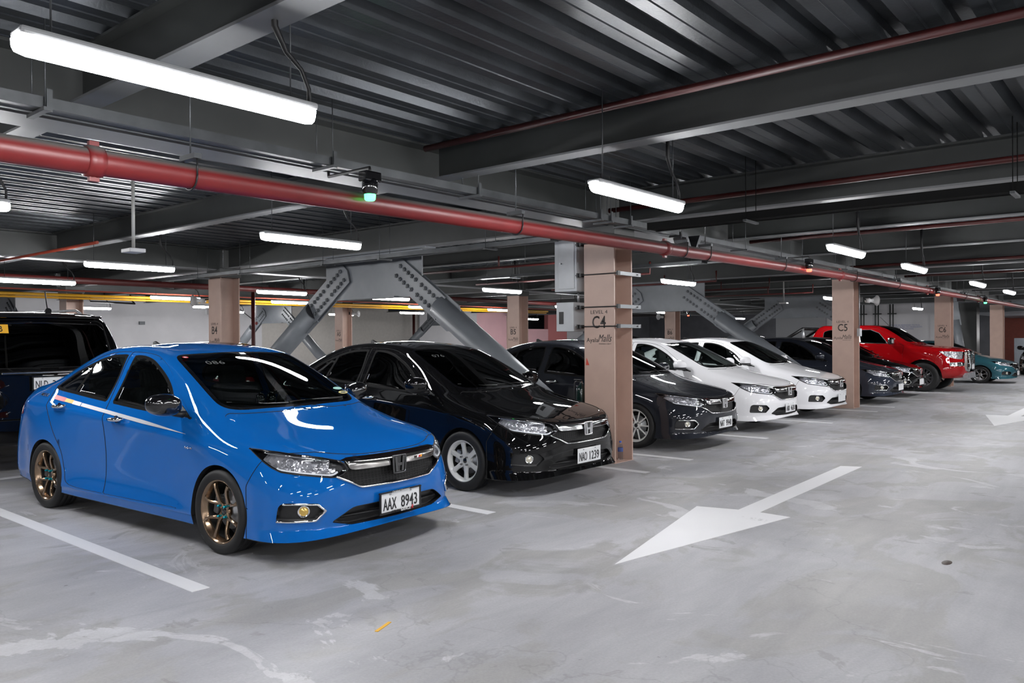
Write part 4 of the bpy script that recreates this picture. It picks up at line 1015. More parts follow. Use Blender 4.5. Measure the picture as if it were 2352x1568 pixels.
# ================================================================== the building
def floor_mat():
    m = mat('concrete_floor', (.42, .42, .42, 1), .5); nt = m.node_tree; b = nt.nodes['Principled BSDF']; N = nt.nodes.new; L = nt.links.new
    tc = N('ShaderNodeTexCoord')
    def noise(sc, det=6, dist=0, sx=(1, 1, 1), off=(0, 0, 0)):
        mp = N('ShaderNodeMapping'); mp.inputs['Scale'].default_value = sx; mp.inputs['Location'].default_value = off; n = N('ShaderNodeTexNoise')
        n.inputs['Scale'].default_value = sc; n.inputs['Detail'].default_value = det; n.inputs['Distortion'].default_value = dist; n.inputs['Roughness'].default_value = .6
        L(tc.outputs['Object'], mp.inputs[0]); L(mp.outputs[0], n.inputs['Vector']); return n.outputs['Fac']
    def ramp(f, p0, p1, c0, c1, mode='LINEAR'):
        r = N('ShaderNodeValToRGB'); r.color_ramp.interpolation = mode; r.color_ramp.elements[0].position = p0; r.color_ramp.elements[1].position = p1
        r.color_ramp.elements[0].color = c0; r.color_ramp.elements[1].color = c1; L(f, r.inputs[0]); return r.outputs[0]
    def mix(a, b_, f, mode='MIX'):
        x = N('ShaderNodeMix'); x.data_type = 'RGBA'; x.blend_type = mode
        L(a, x.inputs[6]); L(b_, x.inputs[7])
        if isinstance(f, float): x.inputs[0].default_value = f
        else: L(f, x.inputs[0])
        return x.outputs[2]
    base = ramp(noise(.5, 8, .6), .35, .68, (.37, .37, .385, 1), (.51, .51, .535, 1))
    # trowelled patches that worn coating leaves
    pt = ramp(noise(.9, 9, 1.2, (1, 1.4, 1), (3, 1, 0)), .49, .56, (0, 0, 0, 1), (1, 1, 1, 1))
    c = mix(base, ramp(noise(2.2, 5), .3, .7, (.345, .34, .335, 1), (.40, .395, .39, 1)), pt)
    pt2 = ramp(noise(1.1, 10, 2, (1, .55, 1), (9, 4, 0)), .60, .62, (0, 0, 0, 1), (1, 1, 1, 1))
    c = mix(c, ramp(noise(6, 4), .3, .7, (.50, .50, .51, 1), (.58, .58, .60, 1)), pt2)
    st = ramp(noise(1.6, 10, 1, (1.8, 1, 1), (20, 2, 0)), .635, .66, (0, 0, 0, 1), (.55, .55, .55, 1))
    c = mix(c, ramp(noise(12, 3), .3, .7, (.25, .24, .235, 1), (.31, .30, .30, 1)), st)
    sp = ramp(noise(7, 3, 0, (1, 1, 1), (2, 8, 0)), .735, .75, (0, 0, 0, 1), (.6, .6, .6, 1))
    c = mix(c, ramp(noise(30, 2), .2, .8, (.10, .095, .09, 1), (.20, .19, .18, 1)), sp)
    # fine cracks
    v = N('ShaderNodeTexVoronoi'); v.feature = 'DISTANCE_TO_EDGE'; v.inputs['Scale'].default_value = .35
    mp = N('ShaderNodeMapping'); L(tc.outputs['Object'], mp.inputs[0]); nz = N('ShaderNodeTexNoise'); nz.inputs['Scale'].default_value = 1.5; nz.inputs['Detail'].default_value = 8
    L(tc.outputs['Object'], nz.inputs['Vector']); vm = N('ShaderNodeVectorMath'); vm.operation = 'MULTIPLY_ADD'; vm.inputs[1].default_value = (1.2, 1.2, 1.2)
    L(nz.outputs['Color'], vm.inputs[0]); L(mp.outputs[0], vm.inputs[2]); L(vm.outputs[0], v.inputs['Vector'])
    ck = ramp(v.outputs['Distance'], .0, .0020, (.25, .25, .25, 1), (0, 0, 0, 1))
    dk = N('ShaderNodeRGB'); dk.outputs[0].default_value = (.16, .155, .15, 1)
    c = mix(c, dk.outputs[0], ck)
    gr = ramp(noise(70, 3), .25, .75, (.84, .84, .84, 1), (1, 1, 1, 1)); c = mix(c, gr, 1.0, 'MULTIPLY')
    gs = ramp(noise(3.2, 9, .8, (.35, 1.6, 1), (5, 5, 0)), .35, .65, (.86, .86, .87, 1), (1, 1, 1, 1)); c = mix(c, gs, 1.0, 'MULTIPLY')
    L(c, b.inputs['Base Color'])
    rr = N('ShaderNodeMapRange'); rr.inputs['To Min'].default_value = .36; rr.inputs['To Max'].default_value = .62; L(noise(1.3, 6), rr.inputs[0]); L(rr.outputs[0], b.inputs['Roughness'])
    bp = N('ShaderNodeBump'); bp.inputs['Strength'].default_value = .35; bp.inputs['Distance'].default_value = .004; L(noise(9, 8), bp.inputs['Height']); L(bp.outputs[0], b.inputs['Normal'])
    return m
def worn_white(name):
    m = mat(name, (.70, .70, .71, 1), .5); nt = m.node_tree; b = nt.nodes['Principled BSDF']; N = nt.nodes.new; L = nt.links.new
    tc = N('ShaderNodeTexCoord'); n = N('ShaderNodeTexNoise'); n.inputs['Scale'].default_value = 2.5; n.inputs['Detail'].default_value = 10; n.inputs['Roughness'].default_value = .7
    r = N('ShaderNodeValToRGB'); r.color_ramp.elements[0].position = .30; r.color_ramp.elements[1].position = .36; r.color_ramp.elements[0].color = (.36, .36, .36, 1); r.color_ramp.elements[1].color = (.72, .72, .735, 1)
    L(tc.outputs['Object'], n.inputs['Vector']); L(n.outputs['Fac'], r.inputs[0]); L(r.outputs[0], b.inputs['Base Color'])
    return m
steel_gray = mat('beam_grey_paint', (.045, .048, .047, 1), .42, noise=.12, nscale=3, bump=.05)
brace_gray = mat('brace_grey_paint', (.19, .205, .225, 1), .38, noise=.08, nscale=4)
soffit_lit = mat('flange_lit_tone', (.16, .164, .17, 1), .5, noise=.1, nscale=3)  # bottom flanges lighter than the webs: light from below put into the colour
tan = mat('tan_column_paint', srgb(184, 157, 144), .45, noise=.05, nscale=5, bump=.1, bscale=30)
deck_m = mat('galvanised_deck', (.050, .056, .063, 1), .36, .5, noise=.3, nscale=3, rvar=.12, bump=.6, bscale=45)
wall_w = mat('white_wall_paint', (.66, .65, .665, 1), .6, noise=.05, nscale=1.5, bump=.1)
wall_p = mat('pink_wall_paint', srgb(238, 190, 195), .6, noise=.04, nscale=1.5)
wall_d = mat('dark_wall_paint', (.15, .155, .17, 1), .6, noise=.15, nscale=1.5)
red_pipe = dusty(mat('red_pipe_paint', srgb(102, 24, 25), .42, noise=.08, nscale=6), (.10, .095, .09, 1), .3, .7)
red_dark = mat('red_pipe_dull', srgb(72, 20, 18), .5, noise=.2, nscale=6)
orange_p = mat('orange_pipe', srgb(150, 58, 38), .5)
yellow_p = mat('yellow_pipe', srgb(214, 158, 24), .4)
tray_m = mat('cable_tray_metal', (.075, .08, .085, 1), .42, .5, noise=.2, nscale=6)
letter_m = mat('lettering_brown', (.045, .038, .036, 1), .6)
lamp_em = mat('lamp_diffuser', (.9, .9, .9, 1), .4, emit=(.985, .985, 1, 1), estr=LAMP_W)
lamp_body = mat('lamp_body', (.45, .46, .47, 1), .45)

def structure(name, mb): o = mb.build(name); o['kind'] = 'structure'; return o
mb = MB(); mb.box2((-12, -14, -.25), (62, 34, 0), floor_mat()); structure('floor', mb)
# steel deck: trapezoidal ribs running along X
mb = MB(); p = .333; prof = [(0, .0), (.085, 0), (.092, -.006), (.10, 0), (.185, 0), (.215, .075), (.295, .075)]
ys = []; y = -14.0
while y < 34: ys += [(y+a, 3.19+b) for a, b in prof]; y += p
n = len(ys); vs = [(x, a, b) for x in (-12, 62) for a, b in ys]+[(-12, -14, 3.45), (-12, 34, 3.45), (62, -14, 3.45), (62, 34, 3.45)]
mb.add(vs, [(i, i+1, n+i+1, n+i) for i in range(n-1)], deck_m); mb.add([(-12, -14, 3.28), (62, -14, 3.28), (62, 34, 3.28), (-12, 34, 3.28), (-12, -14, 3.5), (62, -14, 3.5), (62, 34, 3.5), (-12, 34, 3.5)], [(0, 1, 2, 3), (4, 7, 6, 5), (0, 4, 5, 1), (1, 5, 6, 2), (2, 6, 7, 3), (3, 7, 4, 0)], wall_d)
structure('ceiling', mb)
# walls
mb = MB(); mb.box2((-12, 30.3, 0), (19.3, 30.6, 3.3), wall_w); mb.box2((19.3, 30.4, 0), (28.6, 30.6, 3.3), mat('wall_cream', (.50, .475, .44, 1), .6, noise=.05)); mb.box2((28.6, 30.3, 0), (33.0, 30.6, 3.3), wall_w); structure('wall_back', mb)
mb = MB(); mb.box2((33.0, 30.3, 0), (37.2, 30.6, 3.3), wall_p); mb.box2((37.2, 30.3, 0), (39.6, 30.6, 2.05), wall_p); mb.box2((39.6, 30.3, 0), (41.6, 30.6, 3.3), mat('wall_rose', srgb(210, 130, 130), .6)); mb.box2((41.6, 30.3, 0), (43.4, 30.6, 3.3), wall_w); structure('wall_back_pink', mb)
mb = MB(); mb.box2((43.4, 30.3, 0), (62, 30.6, 3.3), wall_d); mb.box2((36, 33.8, 0), (44, 34, 3.3), wall_d); structure('wall_back_dark', mb)
mb = MB(); mb.box2((37.0, 8.0, 0), (37.3, 13.6, 3.3), wall_w); mb.box2((36.85, 7.75, 0), (37.3, 8.0, 3.3), wall_w); structure('wall_end', mb)
mb = MB(); mb.box2((52, -14, 0), (52.3, 7.5, 3.3), mat('ramp_wall', srgb(120, 58, 46), .7, noise=.1)); mb.box2((52, 7.5, 0), (52.3, 33, 3.3), wall_d); structure('wall_ramp', mb)
mb = MB(); mb.box2((-12.3, -14, 0), (-12, 34, 3.3), wall_w); structure('wall_left', mb)
mb = MB(); mb.box2((-12, -14.3, 0), (62, -14, 3.3), wall_w); structure('wall_front', mb)

# ---- beams
def i_beam(L, zb, zt, w, tf=.016, tw=.012, m=steel_gray):
    mb = MB(); mb.box2((-w/2, 0, zb), (w/2, L, zb+tf), soffit_lit); mb.box2((-w/2, 0, zt-tf), (w/2, L, zt), m); mb.box2((-tw/2, 0, zb+tf), (tw/2, L, zt-tf), m)
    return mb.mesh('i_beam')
YL = [-12.0, -3.4, 5.25, 13.9, 21.85, 30.0]
XC = [-0.97, 8.03, 17.03, 26.03, 35.03, 44.03]
for j in range(len(YL)-1):
    L = YL[j+1]-YL[j]-.32
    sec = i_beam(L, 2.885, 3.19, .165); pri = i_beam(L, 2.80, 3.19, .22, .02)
    for k in range(-2, 17):
        x = 8.03+3.0*(k-2)+(.03 if k % 3 else 0); main = (k-2) % 3 == 0
        if x < -4 or x > 46 or (j in (0,) and x > 20): continue
        if not main and j == 2 and 5 < x < 5.2: pass
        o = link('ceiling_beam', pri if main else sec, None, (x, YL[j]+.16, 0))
        row = ['behind the aisle', 'over the driving aisle', 'over the row of sedans', 'over the far aisle', 'by the back wall'][j]
        ordn = ['first', 'second', 'third', 'fourth', 'fifth', 'sixth', 'seventh', 'eighth', 'ninth', 'tenth', 'eleventh', 'twelfth', 'thirteenth', 'fourteenth', 'fifteenth', 'sixteenth', 'seventeenth', 'eighteenth', 'nineteenth']
        tag(o, ('deep' if main else 'shallow')+' grey steel beam '+row+', '+ordn[k+2]+' from the left', 'beam', 'steel beams crossing '+row)
for j in range(1, 5):
    y = YL[j]
    for i in range(len(XC)-1):
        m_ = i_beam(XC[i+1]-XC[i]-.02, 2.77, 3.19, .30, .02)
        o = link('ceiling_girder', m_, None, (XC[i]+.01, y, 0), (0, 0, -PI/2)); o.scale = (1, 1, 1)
        tag(o, 'grey steel girder on the '+['near', 'front', 'second', 'rear'][j-1]+' column line, '+['first', 'second', 'third', 'fourth', 'fifth'][i]+' span from the left', 'girder', 'girders along the '+['near', 'front', 'second', 'rear'][j-1]+' column line')

# ---- columns
COLTXT = {}
def column(x, y, name, lab, top=2.80, sign=True, lift=0):
    root = empty('steel_column', (x, y, 0)); tag(root, lab, 'column')
    mb = MB(); a, b = .20, .21; t = .022
    mb.box2((-a, -b, 0), (-a+t, b, top), tan); mb.box2((a-t, -b, 0), (a, b, top), tan); mb.box2((-a+t, -.008, 0), (a-t, .008, top), tan)
    mb.build('shaft', root)
    mb = MB(); mb.box2((-.207, -.217, 0), (.207, .217, .006), tan); mb.build('base_plate', root)
    mb = MB(); mb.box2((-.22, -.23, top-.16), (.22, .23, top), steel_gray); mb.build('cap_plate', root)
    if sign:
        for txt, h, z, sx, sh, nm in (('LEVEL 4', .042, 1.770, .235, 0, 'small_lettering'), (name, .140, 1.652, .19, 0, 'number_lettering'), ('Ayala', .050, 1.440, .165, 0, 'name_lettering'), ('Malls', .085, 1.462, .19, .4, 'script_lettering'), ('MANILA BAY', .014, 1.394, .17, 0, 'place_lettering')):
            if txt not in COLTXT: COLTXT[txt] = text_mesh(txt, h, letter_m, .0015, 1, sh, bold=.010 if len(txt) == 2 else .0, width=sx)
            yy = {'Ayala': .095, 'Malls': -.082, 'MANILA BAY': -.085}.get(txt, 0.0)
            link(nm, COLTXT[txt], root, (-a-.0005, yy, z), (0, 0, -PI/2))
    return root
c4 = column(8.03, 5.235, 'C4', 'tan steel column lettered C4, nearest, beside the black sedan')
c5 = column(17.03, 5.28, 'C5', 'tan steel column lettered C5 with a white horn speaker')
c6 = column(26.05, 5.29, 'C6', 'tan steel column lettered C6 beside the red pickup')
column(8.03, 13.87, 'B4', 'tan steel column lettered B4 behind the blue sedan')
column(17.03, 14.09, 'B5', 'tan steel column lettered B5 in front of the pink wall')
column(26.05, 14.2, 'B6', 'tan steel column lettered B6 above the white sedan roof')
column(17.03, 21.80, 'A5', 'tan steel column lettered A5 before the back wall')
column(8.03, 20.95, 'A4', 'tan steel column without visible lettering above the black SUV', sign=False)
column(26.05, 21.8, 'A6', 'tan steel column in the dark bay behind column B6', sign=False)
column(35.03, 5.3, 'C7', 'dark steel column beyond the red pickup', sign=False)

mb = MB(); mb.prism([(-.02, -.04), (.03, -.04), (-.01, .05)], 0, .001, mat('red_mark', srgb(190, 60, 40), .6), lambda a, b, h: (-.2005-h, .17-a, 1.18+b)); mb.build('red_sticker', c4)
# ---- chevron braces in the planes of the column lines
BR = {}
def chevron(x, y0, y1, lab):
    yc = (y0+y1)/2; h = (y1-y0)/2; root = empty('chevron_brace', (x, yc, 0)); tag(root, lab, 'brace', None)
    key = round(h, 2)
    if key not in BR:
        d = {}
        mb = MB(); mb.prism([(-1.13, 2.80), (1.13, 2.80), (1.13, 2.30), (1.0, 2.09), (-1.0, 2.09), (-1.13, 2.30)], -.012, .012, brace_gray, lambda a, b, c: (c, a, b))
        mb.box2((-.11, -1.3, 2.78), (.11, 1.3, 2.80), brace_gray); mb.box2((-.10, -.62, 2.09), (.10, .62, 2.11), brace_gray); d['gusset'] = mb.mesh('gusset_plate')
        bot = Vector((0, -h+.14, .10)); top = Vector((0, -.30, 2.73)); u = (top-bot).normalized(); L = (top-bot).length; nrm = Vector((0, -u.z, u.y))
        s0 = L*.695
        mb = MB(); mb.tube([bot, bot+u*s0], .170, brace_gray, 32); mb.tube([bot+u*s0, bot+u*(s0+.004)], .150, mat('brace_mouth', (.03, .03, .035, 1), .8), 28)
        # fins along the pipe
        for s_ in (1, -1):
            for a, b in ((.02, .32), (s0-.42, s0)):
                c0, c1 = bot+u*a, bot+u*b; q = nrm*s_
                mb.add([c0+q*.15+Vector((-.01, 0, 0)), c1+q*.15+Vector((-.01, 0, 0)), c1+q*.215+Vector((-.01, 0, 0)), (c0+u*.1)+q*.215+Vector((-.01, 0, 0)), c0+q*.15+Vector((.01, 0, 0)), c1+q*.15+Vector((.01, 0, 0)), c1+q*.215+Vector((.01, 0, 0)), (c0+u*.1)+q*.215+Vector((.01, 0, 0))],
                       [(0, 1, 2, 3), (4, 7, 6, 5), (0, 4, 5, 1), (1, 5, 6, 2), (2, 6, 7, 3), (3, 7, 4, 0)], brace_gray)
        d['pipe'] = mb.mesh('brace_pipe')
        mb = MB(); c0, c1 = bot+u*(s0-.06), bot+u*(L-.36); wd = .19
        for xx in (-.034,):
            P = [c0-nrm*wd, c1-nrm*wd, c1+u*.06, c1+nrm*wd, c0+nrm*wd]; n_ = 5
            vs = [q+Vector((xx-.012, 0, 0)) for q in P]+[q+Vector((xx+.012, 0, 0)) for q in P]+[q+Vector((-xx-.012, 0, 0)) for q in P]+[q+Vector((-xx+.012, 0, 0)) for q in P]
            for o_ in (0, 10): mb.add(vs[o_:o_+10], [(0, 1, 2, 3, 4), (9, 8, 7, 6, 5)]+[(i, (i+1) % 5, 5+(i+1) % 5, 5+i) for i in range(5)], brace_gray)
        if False: mb.add([c0+Vector((dx, 0, 0))+nrm*dn for dx, dn in ((-.1, -.008), (-.1, .008), (.1, .008), (.1, -.008))]+[c1+Vector((dx, 0, 0))+nrm*dn for dx, dn in ((-.1, -.008), (-.1, .008), (.1, .008), (.1, -.008))], [(0, 1, 2, 3), (4, 7, 6, 5), (0, 4, 5, 1), (1, 5, 6, 2), (2, 6, 7, 3), (3, 7, 4, 0)], brace_gray)
        d['plate'] = mb.mesh('splice_plate')
        mb = MB(); mb.lathe([(.0005, -.034), (.016, -.034), (.019, -.024), (.034, -.020), (.036, 0)], mat('bolt_grey', (.14, .15, .16, 1), .45, .3), 6, lambda a, b, c: (c, a, b), False); d['bolt'] = mb.mesh('bolt')
        d['pos'] = [(c0+u*(.12+(c1-c0).length*(k/10.0)*.86+(.05 if k >= 5 else 0)))+nrm*q for k in range(10) for q in (-.085, .085)]
        BR[key] = d
    d = BR[key]
    link('gusset_plate', d['gusset'], root)
    for s in (1, -1):
        P = link('brace_pipe', d['pipe'], root); P.scale = (1, s, 1)
        S = link('splice_plate', d['plate'], root); S.scale = (1, s, 1)
        for q in d['pos']: link('bolt', d['bolt'], S, (-.046, q.y, q.z))
    return root
chevron(8.03, 5.25, 13.9, 'grey chevron brace with bolted pipes behind the black sedan, nearest')
chevron(8.03, 21.85, 30.0, 'far grey chevron brace by the back wall above the SUV roof')
chevron(17.03, 21.85, 30.0, 'far grey chevron brace by the back wall, behind the near brace pipe')
chevron(17.03, 5.25, 13.9, 'grey chevron brace coming down behind the white sedans')
chevron(26.03, 5.25, 13.9, 'grey chevron brace left of column C5 above the dark sedans')
chevron(26.03, 21.85, 30.0, 'shadowed chevron brace in the dark bay right of column B6')
r = empty('leaning_strut', (35.0, 6.4, 0)); tag(r, 'dark bolted strut leaning beside the pier right of column C6', 'brace')
mb = MB(); mb.tube([(0, 0, .05), (0, .30, 2.1)], .15, brace_gray, 20); mb.build('strut_pipe', r)
mb = MB(); mb.prism([(.10, 1.9), (.48, 1.9), (.62, 3.1), (.24, 3.1)], -.05, .05, brace_gray, lambda a, b, c: (c, a, b)); mb.build('strut_plate', r)

# ---- batten lamps
def lamp_meshes():
    mb = MB(); L = 1.25; pr = [(-.052, .02), (-.045, -.012), (-.028, -.036), (0, -.045), (.028, -.036), (.045, -.012), (.052, .02)]
    xs = [(-L/2, .25, .55), (-L/2+.012, .7, .85), (-L/2+.05, 1, 1), (L/2-.05, 1, 1), (L/2-.012, .7, .85), (L/2, .25, .55)]
    vs = []; n_ = len(pr)
    for x, sy, sz in xs: vs += [(x, a*sy, b*sz) for a, b in pr]
    mb.add(vs, [(i*n_+k, i*n_+k+1, (i+1)*n_+k+1, (i+1)*n_+k) for i in range(len(xs)-1) for k in range(n_-1)]+[tuple(range(n_)), tuple(range((len(xs)-1)*n_, len(xs)*n_))[::-1]], lamp_em, True)
    dif = mb.mesh('diffuser')
    mb = MB(); mb.box2((-L/2+.01, -.055, .018), (L/2-.01, .055, .05), lamp_body, bev=.012); body = mb.mesh('lamp_housing')
    mb = MB()
    for x in (-.50, .50): mb.tube([(x, 0, .045), (x, 0, .73)], .004, tray_m, 6)
    susp = mb.mesh('x'); mb = MB(); mb.tube([(0, 0, .045), (0, 0, .73)], .004, tray_m, 6); rod = mb.mesh('hanger_rod')
    mb = MB(); mb.tube([(.60, 0, .04), (.60, 0, .12), (.56, .0, .20), (.48, 0, .26), (.42, .0, .36), (.42, 0, .73)], .013, black_pl, 8, rs=[.010, .010, .010, .012, .016, .016]); cord = mb.mesh('conduit')
    return dif, body, rod, cord
LM = lamp_meshes()
def lamp(x, y, lab, z=2.5, rz=0, grp=None):
    r = empty('batten_lamp', (x, y, z), rz); tag(r, lab, 'lamp', grp)
    link('diffuser', LM[0], r); link('lamp_housing', LM[1], r)
    for dx in (-.5, .5): link('hanger_rod', LM[2], r, (dx, 0, 0), None)
    link('conduit', LM[3], r)
    return r
lamp(1.62, 3.085, 'large lit batten lamp at the upper left, nearest to the camera')
lamp(5.13, 3.06, 'lit batten lamp hanging above column C4, second of the aisle row')
for k, x in enumerate((10.05, 13.3, 18.3, 22.2, 27.3, 31)): lamp(x, 3.10, ['lit batten lamp third along the driving aisle, right of column C4', 'lit batten lamp fourth along the driving aisle', 'lit batten lamp fifth along the driving aisle above the pickup', 'lit batten lamp sixth along the driving aisle, upper right', 'distant lit batten lamp at the far end of the driving aisle', 'farthest lit batten lamp at the end of the driving aisle'][k])
lamp(1.58, 6.9, 'lit batten lamp cut by the left edge of the frame')
lamp(5.08, 7.0, 'lit batten lamp above the blue sedan windshield, before the brace')
lamp(10.12, 7.05, 'lit batten lamp half hidden behind the grey electrical cabinet')
lamp(13.46, 7.2, 'lit batten lamp in front of the second chevron gusset')
lamp(22.1, 7.2, 'lit batten lamp just left of column C5'); lamp(32.6, 7.5, 'distant lit batten lamp over the red pickup cab')
lamp(5.1, 11.25, 'lit batten lamp left of column B4 over the black SUV'); lamp(13.05, 11.22, 'lit batten lamp in front of column B5'); lamp(29.4, 11.8, 'small distant lit lamp between the two far braces')
lamp(1.6, 11.3, 'lit batten lamp outside the left edge over the SUV bay')
lamp(5.25, 15.15, 'lit batten lamp at the left edge above the SUV roof'); lamp(10.1, 15.05, 'lit batten lamp right of column B4'); lamp(13.5, 15.36, 'lit batten lamp under the first chevron gusset'); lamp(21.3, 15.5, 'small lit lamp by the grey cabinet on column C4'); lamp(28.9, 16.1, 'small lit lamp near column B6 by the red signal')
for x, l in ((1.9, 'lit batten lamp at the far left behind the yellow pipe'), (9.6, 'lit batten lamp overlapping the yellow pipe left of column B4'), (12.9, 'lit batten lamp overlapping the yellow pipe beside the brace pipe'), (17.9, 'lit batten lamp on the yellow pipe beyond the right brace'), (21.7, 'lit batten lamp on the yellow pipe left of column B5')): lamp(x, 18.8, l, 2.5)
lamp(12.9, 23.0, 'small lit batten lamp by the back wall left of column B4'); lamp(21.4, 23.1, 'small lit batten lamp by the back wall right of column A5')
lamp(10.6, 26.2, 'added fill batten lamp close to the white back wall above the SUV'); lamp(15.5, 26.5, 'added fill batten lamp close to the back wall beside column B4'); lamp(3.0, 26.4, 'added fill batten lamp close to the back wall beyond the left edge'); lamp(20.6, 26.5, 'added fill batten lamp close to the back wall behind column A5'); lamp(33.0, 26.4, 'added fill batten lamp close to the pink wall behind column B5')  # extra lamps added only to brighten the back wall
lamp(44.5, 4.6, 'lit batten lamp on the ramp at the far right', 1.62, .5)
lamp(30.5, 20.4, 'small distant lamp above the pink wall opening'); lamp(34.5, 22.5, 'second small distant lamp by the pink wall')
# the rest of the deck's lighting, around and behind the viewpoint
g = 'batten lamps around and behind the viewpoint'
for k, (x, y) in enumerate(((40.5, 11.5), (45.5, 9), (48.5, 15.5), (41.5, 18.5), (47, 22), (38.5, 24), (49, 2.5))): lamp(x, y, ['small distant lamp', 'tiny far lamp'][k % 2]+' in the dark bays beyond the last columns, '+['first', 'second', 'third', 'fourth', 'fifth', 'sixth', 'seventh'][k]+' from the near side')
for x, y in [(x, y) for y in (-1.0, -5.1, -9.2) for x in (-6.9, -3.4, 1.6, 5.1, 10.1, 13.4, 18.4, 22.2)]+[(-6.9, 3.1), (-3.4, 3.1), (-6.9, 7.0), (-3.4, 7.0), (-3.4, 11.2), (27.3, -1), (31, -1), (36, 3.1), (40.5, 3.1)]:
    lamp(x, y, 'lit batten lamp hung from the deck over the parking aisle', grp=g)

# ---- pipes
def pipe(name, pts, r, m, lab, cat='pipe', grp=None, n=16): mb = MB(); mb.tube(pts, r, m, n); o = mb.build(name); tag(o, lab, cat, grp); return o
root = empty('fire_main_pipe', (-6, 4.4, 2.42)); tag(root, 'large red fire main pipe running the length of the aisle', 'pipe')
def pz(x): return 2.405+(x-1.36)*.0085 if x < 14 else 2.512+(x-14)*.001
mb = MB(); mb.tube([(x+6, 0, pz(x)-2.42) for x in (-6, 1.36, 5.6, 9, 14, 25, 40, 50)], .070, red_pipe, 28); mb.build('pipe_run', root)
mb = MB(); mb.lathe([(.071, -.045), (.082, -.040), (.086, -.012), (.084, 0), (.086, .012), (.082, .040), (.071, .045)], red_pipe, 28, lambda a, b, h: (h, a, b)); mb.box((0, 0, .09), (.05, .03, .035), red_pipe); mb.box((0, 0, -.09), (.05, .03, .03), red_pipe); cpl = mb.mesh('coupling')
for x in (1.80, 7.9, 13.9, 20, 26): link('coupling', cpl, root, (x+6, 0, pz(x)-2.42))
mb = MB(); mb.tube([(0, .078*math.cos(a), .078*math.sin(a)) for a in [PI*k/12-PI for k in range(13)]], .006, black_pl, 6); mb.tube([(0, .078, 0), (0, .078, .10)], .006, black_pl, 6); mb.tube([(0, -.078, 0), (0, -.078, .10)], .006, black_pl, 6); mb.box((0, 0, .11), (.045, .17, .03), tray_m); mb.tube([(0, 0, .11), (0, 0, .80)], .005, tray_m, 6); hg = mb.mesh('pipe_hanger')
for x in (2.34, 5.3, 8.3, 8.9, 11.3, 14.6, 17.4, 20.5, 24): link('pipe_hanger', hg, root, (x+6, 0, pz(x)-2.42))
pg = 'red sprinkler branch pipes above the beams'
for x, z, l in ((4.80, 3.12, 'red sprinkler pipe running along the second beam, above the aisle'), (7.70, 2.93, 'red sprinkler pipe running along the column C4 beam'), (11.6, 2.92, 'dull red sprinkler pipe on the beam beyond column C4'), (16.4, 2.85, 'dull red sprinkler pipe on the column C5 beam'), (20.5, 2.9, 'dull red sprinkler pipe on a far beam')):
    pipe('sprinkler_pipe', [(x, -11, z), (x, 5.0, z-.01)], .028, red_dark, l, grp=None, n=12)
pipe('sprinkler_pipe', [(5.35, 6.0, 3.0), (5.35, 13.7, 2.98)], .022, red_dark, 'thin red sprinkler pipe on the beam behind the fire main, left')
pipe('sprinkler_pipe', [(4.42, 10.7, 2.735), (4.42, 17.0, 2.735)], .020, orange_p, 'orange conduit rising from the left edge to the beam')
for x in (10.6, 13.6, 16.5, 19.5, 22.6):
    mb = MB(); mb.tube([(x, 7.9, 2.95), (x, 7.9, 2.72), (x, 12.5, 2.72)], .022, red_dark, 10); mb.tube([(x, 9.2, 2.72), (x, 9.2, 2.92)], .016, red_dark, 8); mb.tube([(x, 8.6, 2.72), (x, 8.6, 3.19)], .004, tray_m, 6); mb.tube([(x, 11.4, 2.72), (x, 11.4, 3.19)], .004, tray_m, 6)
    o = mb.build('sprinkler_drop'); tag(o, 'dark red sprinkler branch with an elbow beyond the fire main, '+{10.6: 'first', 13.6: 'second', 16.5: 'third', 19.5: 'fourth', 22.6: 'fifth'}[x]+' from the left', 'pipe', 'sprinkler branches beyond the fire main')
pipe('sprinkler_pipe', [(-2, 16.5, 2.64), (17, 16.5, 2.655), (34, 16.5, 2.66)], .065, red_dark, 'dark red main pipe running past column B4 over the second row')
pipe('gas_pipe', [(-4, 19.6, 2.50), (25.6, 19.6, 2.555)], .035, yellow_p, 'yellow pipe along the far aisle, upper of the pair'); pipe('gas_pipe', [(-4, 19.68, 2.44), (25.6, 19.68, 2.49)], .024, yellow_p, 'yellow pipe along the far aisle, lower of the pair')
pipe('conduit_pipe', [(-4, 19.2, 2.60), (29, 19.2, 2.62)], .018, orange_p, 'thin orange conduit above the yellow pipes')
pipe('sprinkler_pipe', [(10.5, 26, 2.83), (10.5, 26, 2.70), (11.9, 26, 2.67), (11.75, 26, 2.80), (11.75, 26, 3.19)], .03, black_pl, 'black sprinkler pipe hung before the white back wall')
pipe('riser_pipe', [(28.0, 30.1, 0), (28.0, 30.1, 3.1)], .07, red_dark, 'red vertical riser pipe on the white back wall'); pipe('riser_pipe', [(9.1, 14.6, 0.01), (9.1, 14.6, 2.45)], .04, red_dark, 'red vertical riser pipe right of column B4')
